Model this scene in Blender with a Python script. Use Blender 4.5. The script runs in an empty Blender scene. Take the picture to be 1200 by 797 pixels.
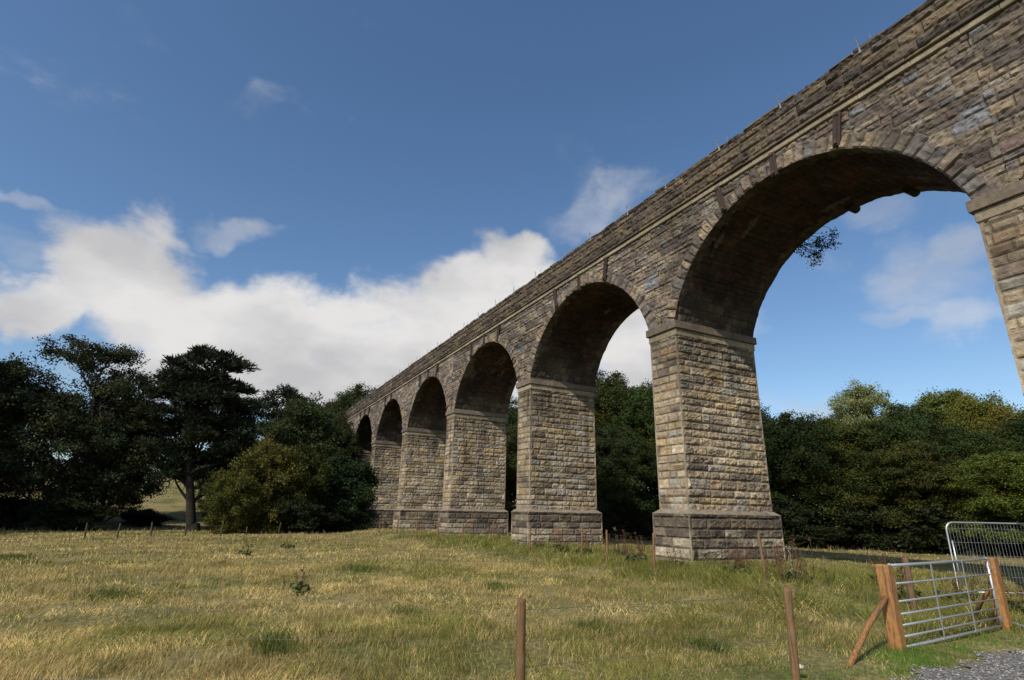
import bpy, math, random
import numpy as np
sc = bpy.context.scene
COL = sc.collection
PI = math.pi

# ------------------------------------------------------------------ mesh helpers
class Acc:
    """collects vertices, faces and colours; build() links them as ONE mesh object"""
    def __init__(s): s.v = []; s.f = []; s.c = []; s.n = 0
    def add(s, v, f, c=(.3, .3, .3)):
        v = np.asarray(v, float).reshape(-1, 3); s.v.append(v)
        if not isinstance(f, list): f = [f]
        for q in f:
            q = np.asarray(q, np.int64)
            if len(q): s.f.append(q + s.n)
        c = np.asarray(c, float)
        if c.ndim == 1: c = np.tile(c, (len(v), 1))
        s.c.append(c); s.n += len(v)
    def build(s, name, mat, parent=None, smooth=False):
        v = np.concatenate(s.v).astype(np.float32); c = np.concatenate(s.c)
        me = bpy.data.meshes.new(name)
        me.vertices.add(len(v)); me.vertices.foreach_set('co', v.ravel())
        tot = sum(q.size for q in s.f); nf = sum(len(q) for q in s.f)
        me.loops.add(tot); me.polygons.add(nf)
        me.loops.foreach_set('vertex_index', np.concatenate([q.ravel() for q in s.f]).astype(np.int32))
        sizes = np.concatenate([np.full(len(q), q.shape[1]) for q in s.f])
        st = np.concatenate([[0], np.cumsum(sizes)[:-1]])
        me.polygons.foreach_set('loop_start', st.astype(np.int32))
        me.polygons.foreach_set('loop_total', sizes.astype(np.int32))
        a = me.attributes.new('tint', 'FLOAT_COLOR', 'POINT')
        cc = np.ones((len(v), 4), np.float32); cc[:, :3] = c
        a.data.foreach_set('color', cc.ravel())
        me.update(calc_edges=True)
        me.polygons.foreach_set('use_smooth', np.full(nf, bool(smooth)))
        me.materials.append(mat)
        o = bpy.data.objects.new(name, me); COL.objects.link(o)
        if parent: o.parent = parent
        return o

def tag(o, label=None, cat=None, group=None, kind=None):
    if label: o['label'] = label
    if cat: o['category'] = cat
    if group: o['group'] = group
    if kind: o['kind'] = kind
    return o
def empty(name, loc=(0, 0, 0), rz=0):
    o = bpy.data.objects.new(name, None); COL.objects.link(o)
    o.location = loc; o.rotation_euler = (0, 0, rz); o.empty_display_size = .3
    return o

def _cbox():
    V = []; idx = {}
    for sx in (-1, 1):
        for sy in (-1, 1):
            for sz in (-1, 1):
                for ax in range(3):
                    idx[(sx, sy, sz, ax)] = len(V); V.append(((sx, sy, sz), ax))
    quads = []; tris = []
    for ax in range(3):
        o = [i for i in range(3) if i != ax]
        for s in (-1, 1):
            q = []
            for a, b in ((-1, -1), (1, -1), (1, 1), (-1, 1)):
                k = [0, 0, 0]; k[ax] = s; k[o[0]] = a; k[o[1]] = b
                q.append(idx[(*k, ax)])
            quads.append(q if (s > 0) == (ax != 1) else q[::-1])
    for ax in range(3):
        o = [i for i in range(3) if i != ax]
        for a in (-1, 1):
            for b in (-1, 1):
                k0 = [0, 0, 0]; k0[o[0]] = a; k0[o[1]] = b
                k1 = list(k0); k0[ax] = -1; k1[ax] = 1
                q = [idx[(*k0, o[0])], idx[(*k1, o[0])], idx[(*k1, o[1])], idx[(*k0, o[1])]]
                quads.append(q)
    for sx in (-1, 1):
        for sy in (-1, 1):
            for sz in (-1, 1):
                tris.append([idx[(sx, sy, sz, i)] for i in range(3)])
    return V, np.array(quads), np.array(tris)
_CV, _CQ, _CT = _cbox()
def _outward(F):
    P = np.array([[s[i] * (1 if i == ax else .9) for i in range(3)] for s, ax in _CV], float); out = []
    for q in F:
        v = P[q]; n = np.cross(v[1] - v[0], v[2] - v[0]); out.append(q if n @ v.mean(0) > 0 else q[::-1])
    return np.array(out)
_CQ, _CT = _outward(_CQ), _outward(_CT)
def cbox(acc, lo, hi, b=.01, col=(.3, .3, .3), rot=None, piv=None, jit=0):
    """a box with chamfered edges"""
    lo = np.array(lo, float); hi = np.array(hi, float); c = (lo + hi) / 2; h = (hi - lo) / 2
    P = []
    for s, ax in _CV:
        p = h * np.array(s)
        for i in range(3):
            if i != ax: p[i] -= s[i] * min(b, h[i] * .6)
        P.append(c + p)
    P = np.array(P)
    if jit: P += NR.uniform(-jit, jit, P.shape)
    if rot is not None:
        pv = c if piv is None else np.array(piv); P = (P - pv) @ rot.T + pv
    acc.add(P, [_CQ, _CT], col)
def tube(acc, pts, rad, n=8, col=(.3, .3, .3), cap=True):
    pts = np.array(pts, float); m = len(pts)
    rad = np.full(m, rad) if np.isscalar(rad) else np.array(rad, float)
    t = np.gradient(pts, axis=0); t /= np.linalg.norm(t, axis=1)[:, None] + 1e-12
    ref = np.array([0, 0, 1.]) if abs(t[:, 2]).mean() < .8 else np.array([1., 0, 0])
    a = np.cross(t, ref); a /= np.linalg.norm(a, axis=1)[:, None] + 1e-12
    b = np.cross(a, t)
    th = np.arange(n) * 2 * PI / n
    v = pts[:, None] + rad[:, None, None] * (a[:, None] * np.cos(th)[None, :, None] + b[:, None] * np.sin(th)[None, :, None])
    v = v.reshape(-1, 3)
    i = np.arange(m - 1)[:, None] * n; j = np.arange(n)[None]; k = (j + 1) % n
    q = np.stack([i + j, i + n + j, i + n + k, i + k], -1).reshape(-1, 4)
    f = [q]
    if cap: f += [np.arange(n)[None], (np.arange(n)[::-1] + (m - 1) * n)[None]]
    acc.add(v, f, col)

# ------------------------------------------------------------------ numpy noise
NR = np.random.RandomState(5)
_T = np.random.RandomState(11).rand(256, 256)
def vn(x, y):
    xi = np.floor(x).astype(int); yi = np.floor(y).astype(int); fx = x - xi; fy = y - yi
    fx = fx * fx * (3 - 2 * fx); fy = fy * fy * (3 - 2 * fy)
    a = _T[xi & 255, yi & 255]; b = _T[(xi + 1) & 255, yi & 255]; c = _T[xi & 255, (yi + 1) & 255]; d = _T[(xi + 1) & 255, (yi + 1) & 255]
    return (a * (1 - fx) + b * fx) * (1 - fy) + (c * (1 - fx) + d * fx) * fy
def fbm(x, y, o=4):
    s = 0; a = .5; t = 0
    for k in range(o):
        s = s + a * vn(x * 2 ** k + 17.3 * k, y * 2 ** k + 5.1 * k); t += a; a *= .55
    return s / t
def sstep(a, b, x):
    t = np.clip((x - a) / (b - a), 0, 1); return t * t * (3 - 2 * t)

# ------------------------------------------------------------------ materials
def mat_new(name):
    m = bpy.data.materials.new(name); m.use_nodes = True
    nt = m.node_tree; b = nt.nodes['Principled BSDF']
    return m, nt, b
def N(nt, t, **k):
    n = nt.nodes.new(t)
    for a, v in k.items():
        if a in n.inputs: n.inputs[a].default_value = v
        else: setattr(n, a, v)
    return n
def mat_tint(name, rough=.9, var=.35, vscale=9., bump=.35, bscale=40., metal=0., stain=0., spec=.3, grain=0.):
    """surface whose base colour is the mesh's own 'tint' colour, varied by object-space noise"""
    m, nt, b = mat_new(name); L = nt.links.new
    at = N(nt, 'ShaderNodeAttribute', attribute_name='tint')
    tc = N(nt, 'ShaderNodeTexCoord')
    n1 = N(nt, 'ShaderNodeTexNoise'); n1.inputs['Scale'].default_value = vscale; n1.inputs['Detail'].default_value = 8; n1.inputs['Roughness'].default_value = .65
    L(tc.outputs['Object'], n1.inputs['Vector'])
    mr = N(nt, 'ShaderNodeMapRange'); mr.inputs['From Min'].default_value = .25; mr.inputs['From Max'].default_value = .75
    mr.inputs['To Min'].default_value = 1 - var; mr.inputs['To Max'].default_value = 1 + var
    L(n1.outputs['Fac'], mr.inputs['Value'])
    mx = N(nt, 'ShaderNodeVectorMath', operation='SCALE')
    L(at.outputs['Color'], mx.inputs[0]); L(mr.outputs[0], mx.inputs['Scale'])
    out = mx.outputs[0]
    if stain:
        n2 = N(nt, 'ShaderNodeTexNoise'); n2.inputs['Scale'].default_value = .55; n2.inputs['Detail'].default_value = 9; n2.inputs['Roughness'].default_value = .7
        mp = N(nt, 'ShaderNodeMapping'); mp.inputs['Scale'].default_value = (1, 1, .45)
        L(tc.outputs['Object'], mp.inputs[0]); L(mp.outputs[0], n2.inputs['Vector'])
        r2 = N(nt, 'ShaderNodeMapRange'); r2.inputs['From Min'].default_value = .48; r2.inputs['From Max'].default_value = .66
        r2.inputs['To Min'].default_value = 0; r2.inputs['To Max'].default_value = stain
        L(n2.outputs['Fac'], r2.inputs['Value'])
        mm = N(nt, 'ShaderNodeMixRGB'); mm.inputs['Color2'].default_value = (.055, .045, .036, 1)
        L(r2.outputs[0], mm.inputs['Fac']); L(out, mm.inputs['Color1']); out = mm.outputs[0]
    L(out, b.inputs['Base Color'])
    b.inputs['Roughness'].default_value = rough; b.inputs['Metallic'].default_value = metal
    b.inputs['Specular IOR Level'].default_value = spec
    if grain:      # long splits and grey weathering running up the timber
        gm = N(nt, 'ShaderNodeMapping'); gm.inputs['Scale'].default_value = (1, 1, .06); L(tc.outputs['Object'], gm.inputs[0])
        g1 = N(nt, 'ShaderNodeTexNoise'); g1.inputs['Scale'].default_value = 55; g1.inputs['Detail'].default_value = 5; L(gm.outputs[0], g1.inputs['Vector'])
        g2 = N(nt, 'ShaderNodeMapRange'); g2.inputs['From Min'].default_value = .52; g2.inputs['From Max'].default_value = .66; g2.inputs['To Max'].default_value = grain; L(g1.outputs['Fac'], g2.inputs['Value'])
        g3 = N(nt, 'ShaderNodeMixRGB'); g3.inputs['Color2'].default_value = (.05, .032, .02, 1); L(g2.outputs[0], g3.inputs['Fac']); L(out, g3.inputs['Color1'])
        g4 = N(nt, 'ShaderNodeTexNoise'); g4.inputs['Scale'].default_value = 5; g4.inputs['Detail'].default_value = 6; L(tc.outputs['Object'], g4.inputs['Vector'])
        g5 = N(nt, 'ShaderNodeMapRange'); g5.inputs['From Min'].default_value = .5; g5.inputs['From Max'].default_value = .7; g5.inputs['To Max'].default_value = .35; L(g4.outputs['Fac'], g5.inputs['Value'])
        g6 = N(nt, 'ShaderNodeMixRGB'); g6.inputs['Color2'].default_value = (.17, .14, .11, 1); L(g5.outputs[0], g6.inputs['Fac']); L(g3.outputs[0], g6.inputs['Color1'])
        nt.links.new(g6.outputs[0], b.inputs['Base Color'])
    if bump:
        n3 = N(nt, 'ShaderNodeTexNoise'); n3.inputs['Scale'].default_value = bscale; n3.inputs['Detail'].default_value = 6
        L(tc.outputs['Object'], n3.inputs['Vector'])
        bp = N(nt, 'ShaderNodeBump'); bp.inputs['Strength'].default_value = bump; bp.inputs['Distance'].default_value = .02
        L(n3.outputs['Fac'], bp.inputs['Height']); L(bp.outputs[0], b.inputs['Normal'])
    return m
M_STONE = mat_tint('sandstone', .92, .42, 7, .8, 30, stain=.5)
M_SOFFIT = mat_tint('sooty_brick', .95, .4, 6, .5, 30, stain=.6)
M_RUST = mat_tint('rusted_iron', .8, .4, 14, .5, 60)
M_GALV = mat_tint('galvanised_steel', .42, .12, 20, .08, 60, metal=.75, spec=.5)
M_IRON = mat_tint('weathered_iron', .7, .3, 14, .1, 60)
M_WOOD = mat_tint('treated_timber', .85, .3, 12, .2, 50, grain=.7)
M_BARK = mat_tint('bark', .95, .4, 6, .8, 20)
M_STALK = mat_tint('dry_stalk', .9, .2, 10, 0)
def mat_leaf(name, trans=.35, rough=.6):
    m, nt, b = mat_new(name); L = nt.links.new
    at = N(nt, 'ShaderNodeAttribute', attribute_name='tint')
    oi = N(nt, 'ShaderNodeObjectInfo'); ml = N(nt, 'ShaderNodeVectorMath', operation='MULTIPLY'); L(at.outputs['Color'], ml.inputs[0]); L(oi.outputs['Color'], ml.inputs[1])
    L(ml.outputs[0], b.inputs['Base Color']); b.inputs['Roughness'].default_value = rough
    b.inputs['Specular IOR Level'].default_value = .12
    tr = N(nt, 'ShaderNodeBsdfTranslucent'); L(ml.outputs[0], tr.inputs['Color'])
    mx = N(nt, 'ShaderNodeMixShader'); mx.inputs[0].default_value = trans
    L(b.outputs[0], mx.inputs[1]); L(tr.outputs[0], mx.inputs[2]); L(mx.outputs[0], nt.nodes['Material Output'].inputs['Surface'])
    return m
M_LEAF = mat_leaf('leaves', .25, .6)
M_NEEDLE = mat_leaf('needles', .1, .7)
M_GRASS = mat_leaf('grass_blades', .3, .75)

# ------------------------------------------------------------------ terrain
D, X1, S, PT, W = 13.0, -13.17, 9.916, 1.286, 3.77       # viaduct: front face, right face of the near pier, bay, pier thickness, width
HS, HC, HP, HCH, CROWN = 8.044, 11.87, 13.23, 1.796, 11.254
A = (S - PT) / 2; RISE = CROWN - HS; R = (A * A + RISE * RISE) / (2 * RISE); ZC = CROWN - R; TH0 = math.asin((HS - ZC) / R)
def ground(x, y):
    x = np.asarray(x, float); y = np.asarray(y, float)
    r = np.hypot(x, y); az = np.degrees(np.arctan2(y, x)) % 360
    h = .10 * (fbm(x * .35 + 50, y * .35 + 50, 3) - .5) * 2
    h += .06 * sstep(7, 20, np.hypot(x, y))
    h += .27 * sstep(8.6, 11.6, y) * sstep(24, 18, y) * sstep(-62, -50, x) * sstep(-5.6, -8.5, x)
    left = sstep(168, 180, az) * sstep(262, 225, az)
    h += left * 6.5 * sstep(54, 105, r)
    h += (1 - left) * 2.5 * sstep(60, 130, r)
    h += 14 * sstep(140, 420, r) * fbm(x * .006 + 9, y * .006 + 3, 3)
    # the gravel track lies level beside the gate
    return h * sstep(2, 9, r + 0)
def gz(x, y): return float(ground(x, y))

def track_mask(x, y, pad=0.):
    """inside the gravel access track"""
    edge = np.where(y < 7.3, -4.15 + (7.3 - y) * .10, np.where(y < 10.6, -4.15 - (y - 7.3) * .07, -4.38 + (y - 10.6) * .75))
    edge = edge + .10 * np.sin(y * 3.1) + .07 * np.sin(y * 7.7 + 1)
    return (x > edge - pad) & (x < edge + 3.6 + pad) & (y > -8) & (y < 40)

# near ground sheet, finer near the camera
def sheet(name, xs, ys, mat, dz=0, mask=None):
    X, Y = np.meshgrid(xs, ys, indexing='ij'); Z = ground(X, Y) + dz
    nx, ny = X.shape
    i = np.arange(nx - 1)[:, None] * ny + np.arange(ny - 1)[None]
    q = np.stack([i, i + ny, i + ny + 1, i + 1], -1).reshape(-1, 4)
    if mask is not None:
        cx = ((X[:-1, :-1] + X[1:, 1:]) / 2).ravel(); cy = ((Y[:-1, :-1] + Y[1:, 1:]) / 2).ravel(); q = q[mask(cx, cy)]
    a = Acc(); a.add(np.stack([X, Y, Z], -1).reshape(-1, 3), q, (.2, .17, .08)); return a.build(name, mat, smooth=True)
def spaced(lo, hi, near, n):
    t = np.linspace(-1, 1, n); s = np.sign(t) * (abs(t) * near + (abs(t) ** 5) * (1 - near) * 1)
    return np.where(s < 0, -s * lo, s * hi)
m, nt, b = mat_new('field_soil'); L = nt.links.new
tc = N(nt, 'ShaderNodeTexCoord')
def noise_ramp(scale, stops, detail=8, rough=.65):
    n = N(nt, 'ShaderNodeTexNoise'); n.inputs['Scale'].default_value = scale; n.inputs['Detail'].default_value = detail; n.inputs['Roughness'].default_value = rough
    L(tc.outputs['Object'], n.inputs['Vector']); r = N(nt, 'ShaderNodeValToRGB'); L(n.outputs['Fac'], r.inputs['Fac'])
    while len(r.color_ramp.elements) < len(stops): r.color_ramp.elements.new(.5)
    for e, (p, c) in zip(r.color_ramp.elements, stops): e.position = p; e.color = (*c, 1)
    return r
r1 = noise_ramp(.35, [(.35, (.11, .12, .036)), (.52, (.24, .20, .085)), (.7, (.33, .26, .12))])
r2 = noise_ramp(9, [(.3, (.35, .35, .35)), (.7, (1.3, 1.3, 1.3))])
mx = N(nt, 'ShaderNodeMixRGB', blend_type='MULTIPLY'); mx.inputs['Fac'].default_value = 1
L(r1.outputs[0], mx.inputs['Color1']); L(r2.outputs[0], mx.inputs['Color2']); L(mx.outputs[0], b.inputs['Base Color']); b.inputs['Roughness'].default_value = 1
b.inputs['Specular IOR Level'].default_value = .1
M_GROUND = m
tag(sheet('ground', spaced(-900, 700, .11, 320), spaced(-700, 900, .11, 320), M_GROUND), kind='structure')

m, nt, b = mat_new('gravel_bed'); L = nt.links.new; tc = N(nt, 'ShaderNodeTexCoord')
v = N(nt, 'ShaderNodeTexVoronoi'); v.inputs['Scale'].default_value = 42; L(tc.outputs['Object'], v.inputs['Vector'])
r_ = N(nt, 'ShaderNodeValToRGB'); r_.color_ramp.elements[0].color = (.09, .088, .083, 1); r_.color_ramp.elements[1].color = (.27, .26, .245, 1)
L(v.outputs['Color'], r_.inputs['Fac']); L(r_.outputs[0], b.inputs['Base Color']); b.inputs['Roughness'].default_value = .95; b.inputs['Specular IOR Level'].default_value = .05
bp = N(nt, 'ShaderNodeBump'); bp.inputs['Distance'].default_value = .02; L(v.outputs['Distance'], bp.inputs['Height']); bp.invert = True; L(bp.outputs[0], b.inputs['Normal'])
M_GRAVEL = m
tag(sheet('gravel_track', np.arange(-6, 26, .12), np.arange(-8, 40, .12), M_GRAVEL, .02, lambda x, y: track_mask(x, y)), kind='structure')
# grey farm track beyond the viaduct
def farm(x, y):
    yc = 27.3 + (x + 15) * .26 + .3 * np.sin(x * .3); return (abs(y - yc) < .5 + .15 * np.sin(x * 1.7)) & (x > -12.5) & (x < 12)
tag(sheet('farm_track', np.arange(-36, 14, .3), np.arange(18, 40, .15), M_GRAVEL, .03, farm), kind='structure')

# ------------------------------------------------------------------ masonry
def lin(*c): return np.array(c, float)
PAL_LIGHT = [(lin(0.432, 0.337, 0.218), 5), (lin(0.363, 0.288, 0.197), 5), (lin(0.468, 0.348, 0.191), 2.5), (lin(0.363, 0.332, 0.273), 3), (lin(0.281, 0.219, 0.158), 3), (lin(0.550, 0.449, 0.317), 2.5), (lin(0.187, 0.146, 0.116), 1.3), (lin(0.409, 0.281, 0.175), 1)]
PAL_WALL = [(lin(0.230, 0.159, 0.138), 1.2), (lin(0.203, 0.212, 0.228), 1.2), (lin(0.387, 0.346, 0.287), .9), (lin(0.285, 0.227, 0.166), 5), (lin(0.226, 0.184, 0.141), 5), (lin(0.314, 0.242, 0.161), 3), (lin(0.196, 0.173, 0.156), 3), (lin(0.152, 0.121, 0.101), 2.5), (lin(0.374, 0.306, 0.221), 2), (lin(0.108, 0.087, 0.075), 1.5)]
PAL_DARK = [(lin(0.144, 0.111, 0.077), 5), (lin(0.107, 0.081, 0.060), 5), (lin(0.182, 0.135, 0.085), 3), (lin(0.115, 0.096, 0.082), 3), (lin(0.076, 0.061, 0.048), 3)]
PAL_PLINTH = [(lin(0.400, 0.343, 0.245), 2.2), (lin(0.300, 0.187, 0.122), 1), (lin(0.231, 0.182, 0.136), 4), (lin(0.163, 0.130, 0.101), 4), (lin(0.315, 0.250, 0.164), 3), (lin(0.121, 0.096, 0.076), 2.5), (lin(0.273, 0.213, 0.146), 3)]
PAL_BRICK = [(lin(0.079, 0.035, 0.028), 5), (lin(0.053, 0.032, 0.026), 5), (lin(0.100, 0.046, 0.034), 2), (lin(0.036, 0.027, 0.026), 4)]
PAL_RINGIN = [(lin(0.136, 0.105, 0.076), 5), (lin(0.091, 0.074, 0.057), 5), (lin(0.182, 0.144, 0.101), 2)]
def masonry(u, v, seed, ch=(.24, .34), bl=(.35, .95), amp=.05, joint=.04, pal=PAL_LIGHT, edgew=.055, rock=1.):
    """height and colour of coursed rock-faced stone at surface coordinates u (along) and v (up)"""
    rs = np.random.RandomState(seed)
    vmin = v.min() - 1; cb = [vmin - rs.uniform(0, ch[1])]
    vbase = math.floor(vmin) - 2.0; cb = [vbase]
    while cb[-1] < v.max() + 1: cb.append(cb[-1] + rs.uniform(*ch))
    cb = np.array(cb); ci = np.searchsorted(cb, v, side='right') - 1
    dv = np.minimum(v - cb[ci], cb[ci + 1] - v)
    cw = np.array([c for c, w_ in pal]); pw = np.array([w_ for c, w_ in pal], float); pw /= pw.sum()
    v = v + 0.0; H = np.zeros_like(u); C = np.zeros(u.shape + (3,))
    jit = .012 * (fbm(u * 3 + seed, v * 3, 2) - .5)
    for k in np.unique(ci):
        mk = ci == k; uu = u[mk]; vv = v[mk]
        r2 = np.random.RandomState((seed * 7919 + k * 104729) % 2 ** 31)
        st = math.floor(u.min()) - 2 - r2.uniform(0, 1); jb = [st]
        sc_ = (cb[k + 1] - cb[k]) / .29
        while jb[-1] < u.max() + 1: jb.append(jb[-1] + r2.uniform(*bl) * min(1.3, sc_))
        jb = np.array(jb); nb = len(jb); bi = np.searchsorted(jb, uu, side='right') - 1; bi = np.clip(bi, 0, nb - 2)
        du = np.minimum(uu - jb[bi], jb[bi + 1] - uu)
        base = r2.uniform(.1, 1, nb); tu = r2.uniform(-.6, .6, nb); tv = r2.uniform(-.2, .9, nb); bright = r2.uniform(.82, 1.17, nb)
        pick = cw[r2.choice(len(cw), nb, p=pw)] * bright[:, None]
        e = sstep(0, edgew, np.minimum(du, dv[mk]) + jit[mk])
        lu = (uu - (jb[bi] + jb[bi + 1]) / 2); lv = (vv - (cb[k] + cb[k + 1]) / 2)
        nz = fbm(uu * 5 + base[bi] * 90, vv * 8 + k * 3.3, 4) - .5
        nz = nz + .55 * (abs(fbm(uu * 9 + 3, vv * 13 + base[bi] * 50, 3) - .5) * 2 - .35)
        h = amp * (base[bi] * .8 + .25) + rock * amp * (1.9 * nz) + amp * (tu[bi] * lu * 1.6 + tv[bi] * lv * 3)
        H[mk] = -joint * (1 - e) + e * h
        mean_c = (cw * pw[:, None]).sum(0); wth = fbm(uu * 1.3 + 60, vv * 1.9 + 20, 4); fine = fbm(uu * 22, vv * 26, 2) - .5
        c = (pick[bi] * .88 + mean_c * .12) * (1 + .55 * nz[:, None] + .35 * fine[:, None]) * (.72 + .56 * wth[:, None])
        c = c * (1 - .45 * sstep(.60, .72, fbm(uu * .9 + 200, vv * 3.1 + 7, 4)))[:, None]; mort = np.array([.14, .12, .09])
        C[mk] = c * (.45 + .55 * e[:, None]) + mort * (.3 * (1 - e[:, None]))
    return H, np.clip(C, .01, .7)
def patch(acc, O, uh, vh, u0, u1, v0, v1, res, seed, margin=.05, keep=None, hmod=None, cmod=None, uoff=0, **k):
    O = np.array(O, float); uh = np.array(uh, float); vh = np.array(vh, float); nh = np.cross(uh, vh)
    nu = max(2, int(round((u1 - u0) / res)) + 1); nv = max(2, int(round((v1 - v0) / res)) + 1)
    U, V = np.meshgrid(np.linspace(u0, u1, nu), np.linspace(v0, v1, nv), indexing='ij')
    H, C = masonry(U + uoff, V, seed, **k)
    if margin:
        ed_ = np.minimum(U - u0, u1 - U) + .02 * (fbm(U * 3 + 5, V * 4, 2) - .5); m_ = sstep(margin * .7, margin * 1.25, ed_); H = H * m_
        C = C * m_[..., None] + (1 - m_[..., None]) * np.array([.36, .29, .20]) * (.55 + .9 * fbm(U * 0 + 3, V * 2.3 + seed, 3))[..., None]
    if hmod is not None: H = hmod(U, V, H)
    if cmod is not None: C = cmod(U, V, C)
    P = O + U[..., None] * uh + V[..., None] * vh + H[..., None] * nh
    i = np.arange(nu - 1)[:, None] * nv + np.arange(nv - 1)[None]
    q = np.stack([i, i + nv, i + nv + 1, i + 1], -1).reshape(-1, 4)
    if keep is not None:
        cu = ((U[:-1, :-1] + U[1:, 1:]) / 2).ravel(); cv = ((V[:-1, :-1] + V[1:, 1:]) / 2).ravel(); q = q[keep(cu, cv)]
    acc.add(P.reshape(-1, 3), q, C.reshape(-1, 3))

VX0, VX1 = -70.5, 16.0
viaduct = empty('stone_viaduct', (0, 0, 0))
tag(viaduct, 'tall disused stone railway viaduct with round arches crossing the grass field', 'viaduct')

def darken(f): return lambda U, V, C: C * f(U, V)[..., None]
def pier(k):
    xr = X1 - S * k; xl = xr - PT; dist = math.hypot(xr, D)
    res = .035 if dist < 24 else (.045 if dist < 36 else .065)
    z0 = -.5; zt = HS - .50; zc = HCH + .14; rs = 100 + k * 10
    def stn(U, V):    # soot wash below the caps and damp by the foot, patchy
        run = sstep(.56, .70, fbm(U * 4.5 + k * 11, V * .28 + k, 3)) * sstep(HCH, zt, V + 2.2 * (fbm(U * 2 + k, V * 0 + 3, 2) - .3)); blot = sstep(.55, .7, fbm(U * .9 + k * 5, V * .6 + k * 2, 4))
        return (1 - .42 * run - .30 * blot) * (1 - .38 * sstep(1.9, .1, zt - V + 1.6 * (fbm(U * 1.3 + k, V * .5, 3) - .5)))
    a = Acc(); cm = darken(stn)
    for (O, uh, L_, kk) in (((xl, D, 0), (1, 0, 0), PT, 0), ((xr, D, 0), (0, 1, 0), W, 1), ((xr, D + W, 0), (-1, 0, 0), PT, 2), ((xl, D + W, 0), (0, -1, 0), W, 3)):
        r_ = res if kk < 2 else .09
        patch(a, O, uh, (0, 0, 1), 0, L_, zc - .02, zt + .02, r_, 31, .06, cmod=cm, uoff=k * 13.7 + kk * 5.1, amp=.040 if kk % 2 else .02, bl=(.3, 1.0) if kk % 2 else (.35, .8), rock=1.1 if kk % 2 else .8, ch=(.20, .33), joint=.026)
    p = a.build('pier', M_STONE, viaduct)
    # plinth with weathered chamfer
    a = Acc(); px = .17
    def dampf(U, V): return 1 - .5 * sstep(.9, .0, HCH - V + .7 * (fbm(U * 1.7 + k * 3, V * 1.1, 3) - .5))
    for (O, uh, L_, kk) in (((xl - px, D - px, 0), (1, 0, 0), PT + 2 * px, 0), ((xr + px, D - px, 0), (0, 1, 0), W + 2 * px, 1), ((xr + px, D + W + px, 0), (-1, 0, 0), PT + 2 * px, 2), ((xl - px, D + W + px, 0), (0, -1, 0), W + 2 * px, 3)):
        patch(a, O, uh, (0, 0, 1), 0, L_, z0, HCH, res if kk < 2 else .09, 77, .05, cmod=darken(dampf), uoff=k * 9.1 + kk * 4.3, pal=PAL_PLINTH, amp=.034 if kk % 2 else .018, ch=(.27, .33), bl=(.4, .95))
    # chamfer: sloping ring of stones
    n1, n2 = 6, 14
    def ring(o, z):
        xs = np.linspace(xl - o, xr + o, n1); ys = np.linspace(D - o, D + W + o, n2)
        P = [(x, D - o, z) for x in xs[:-1]] + [(xr + o, y, z) for y in ys[:-1]] + [(x, D + W + o, z) for x in xs[::-1][:-1]] + [(xl - o, y, z) for y in ys[::-1][:-1]]
        return np.array(P)
    lv = [ring(px + .0, HCH - .03), ring(px + .012, HCH + .0), ring(px * .55, HCH + .075), ring(-.02, HCH + .15)]
    n = len(lv[0]); P = np.concatenate(lv); P += NR.uniform(-.006, .006, P.shape)
    j = np.arange(n); kx = (j + 1) % n
    q = np.concatenate([np.stack([r * n + j, r * n + kx, (r + 1) * n + kx, (r + 1) * n + j], -1) for r in range(3)])
    a.add(P, q, np.tile(NR.uniform(.8, 1.1, (n, 1)) * np.array([.24, .195, .145]), (4, 1)))
    a.build('plinth', M_STONE, p)
    # impost cap: two projecting courses of dressed blocks
    a = Acc()
    for (o, za, zb, c0) in ((.035, zt, zt + .235, (.30, .245, .17)), (.10, zt + .238, HS, (.17, .135, .10))):
        ys = np.linspace(D - o, D + W + o, 4); xs = np.linspace(xl - o, xr + o, 2)
        for i in range(1):
            for jn in range(3):
                c = np.array(c0) * NR.uniform(.8, 1.2); g_ = .003
                cbox(a, (xs[i] + g_, ys[jn] + g_, za), (xs[i + 1] - g_, ys[jn + 1] - g_, zb), .012, c, jit=.0015)
    # bed of mortar between and under them
    cbox(a, (xl - .01, D - .01, zt - .03), (xr + .01, D + W + .01, HS - .02), .01, (.16, .13, .10))
    a.build('impost', M_STONE, p)
for k in range(-2, 6): pier(k)

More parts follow.
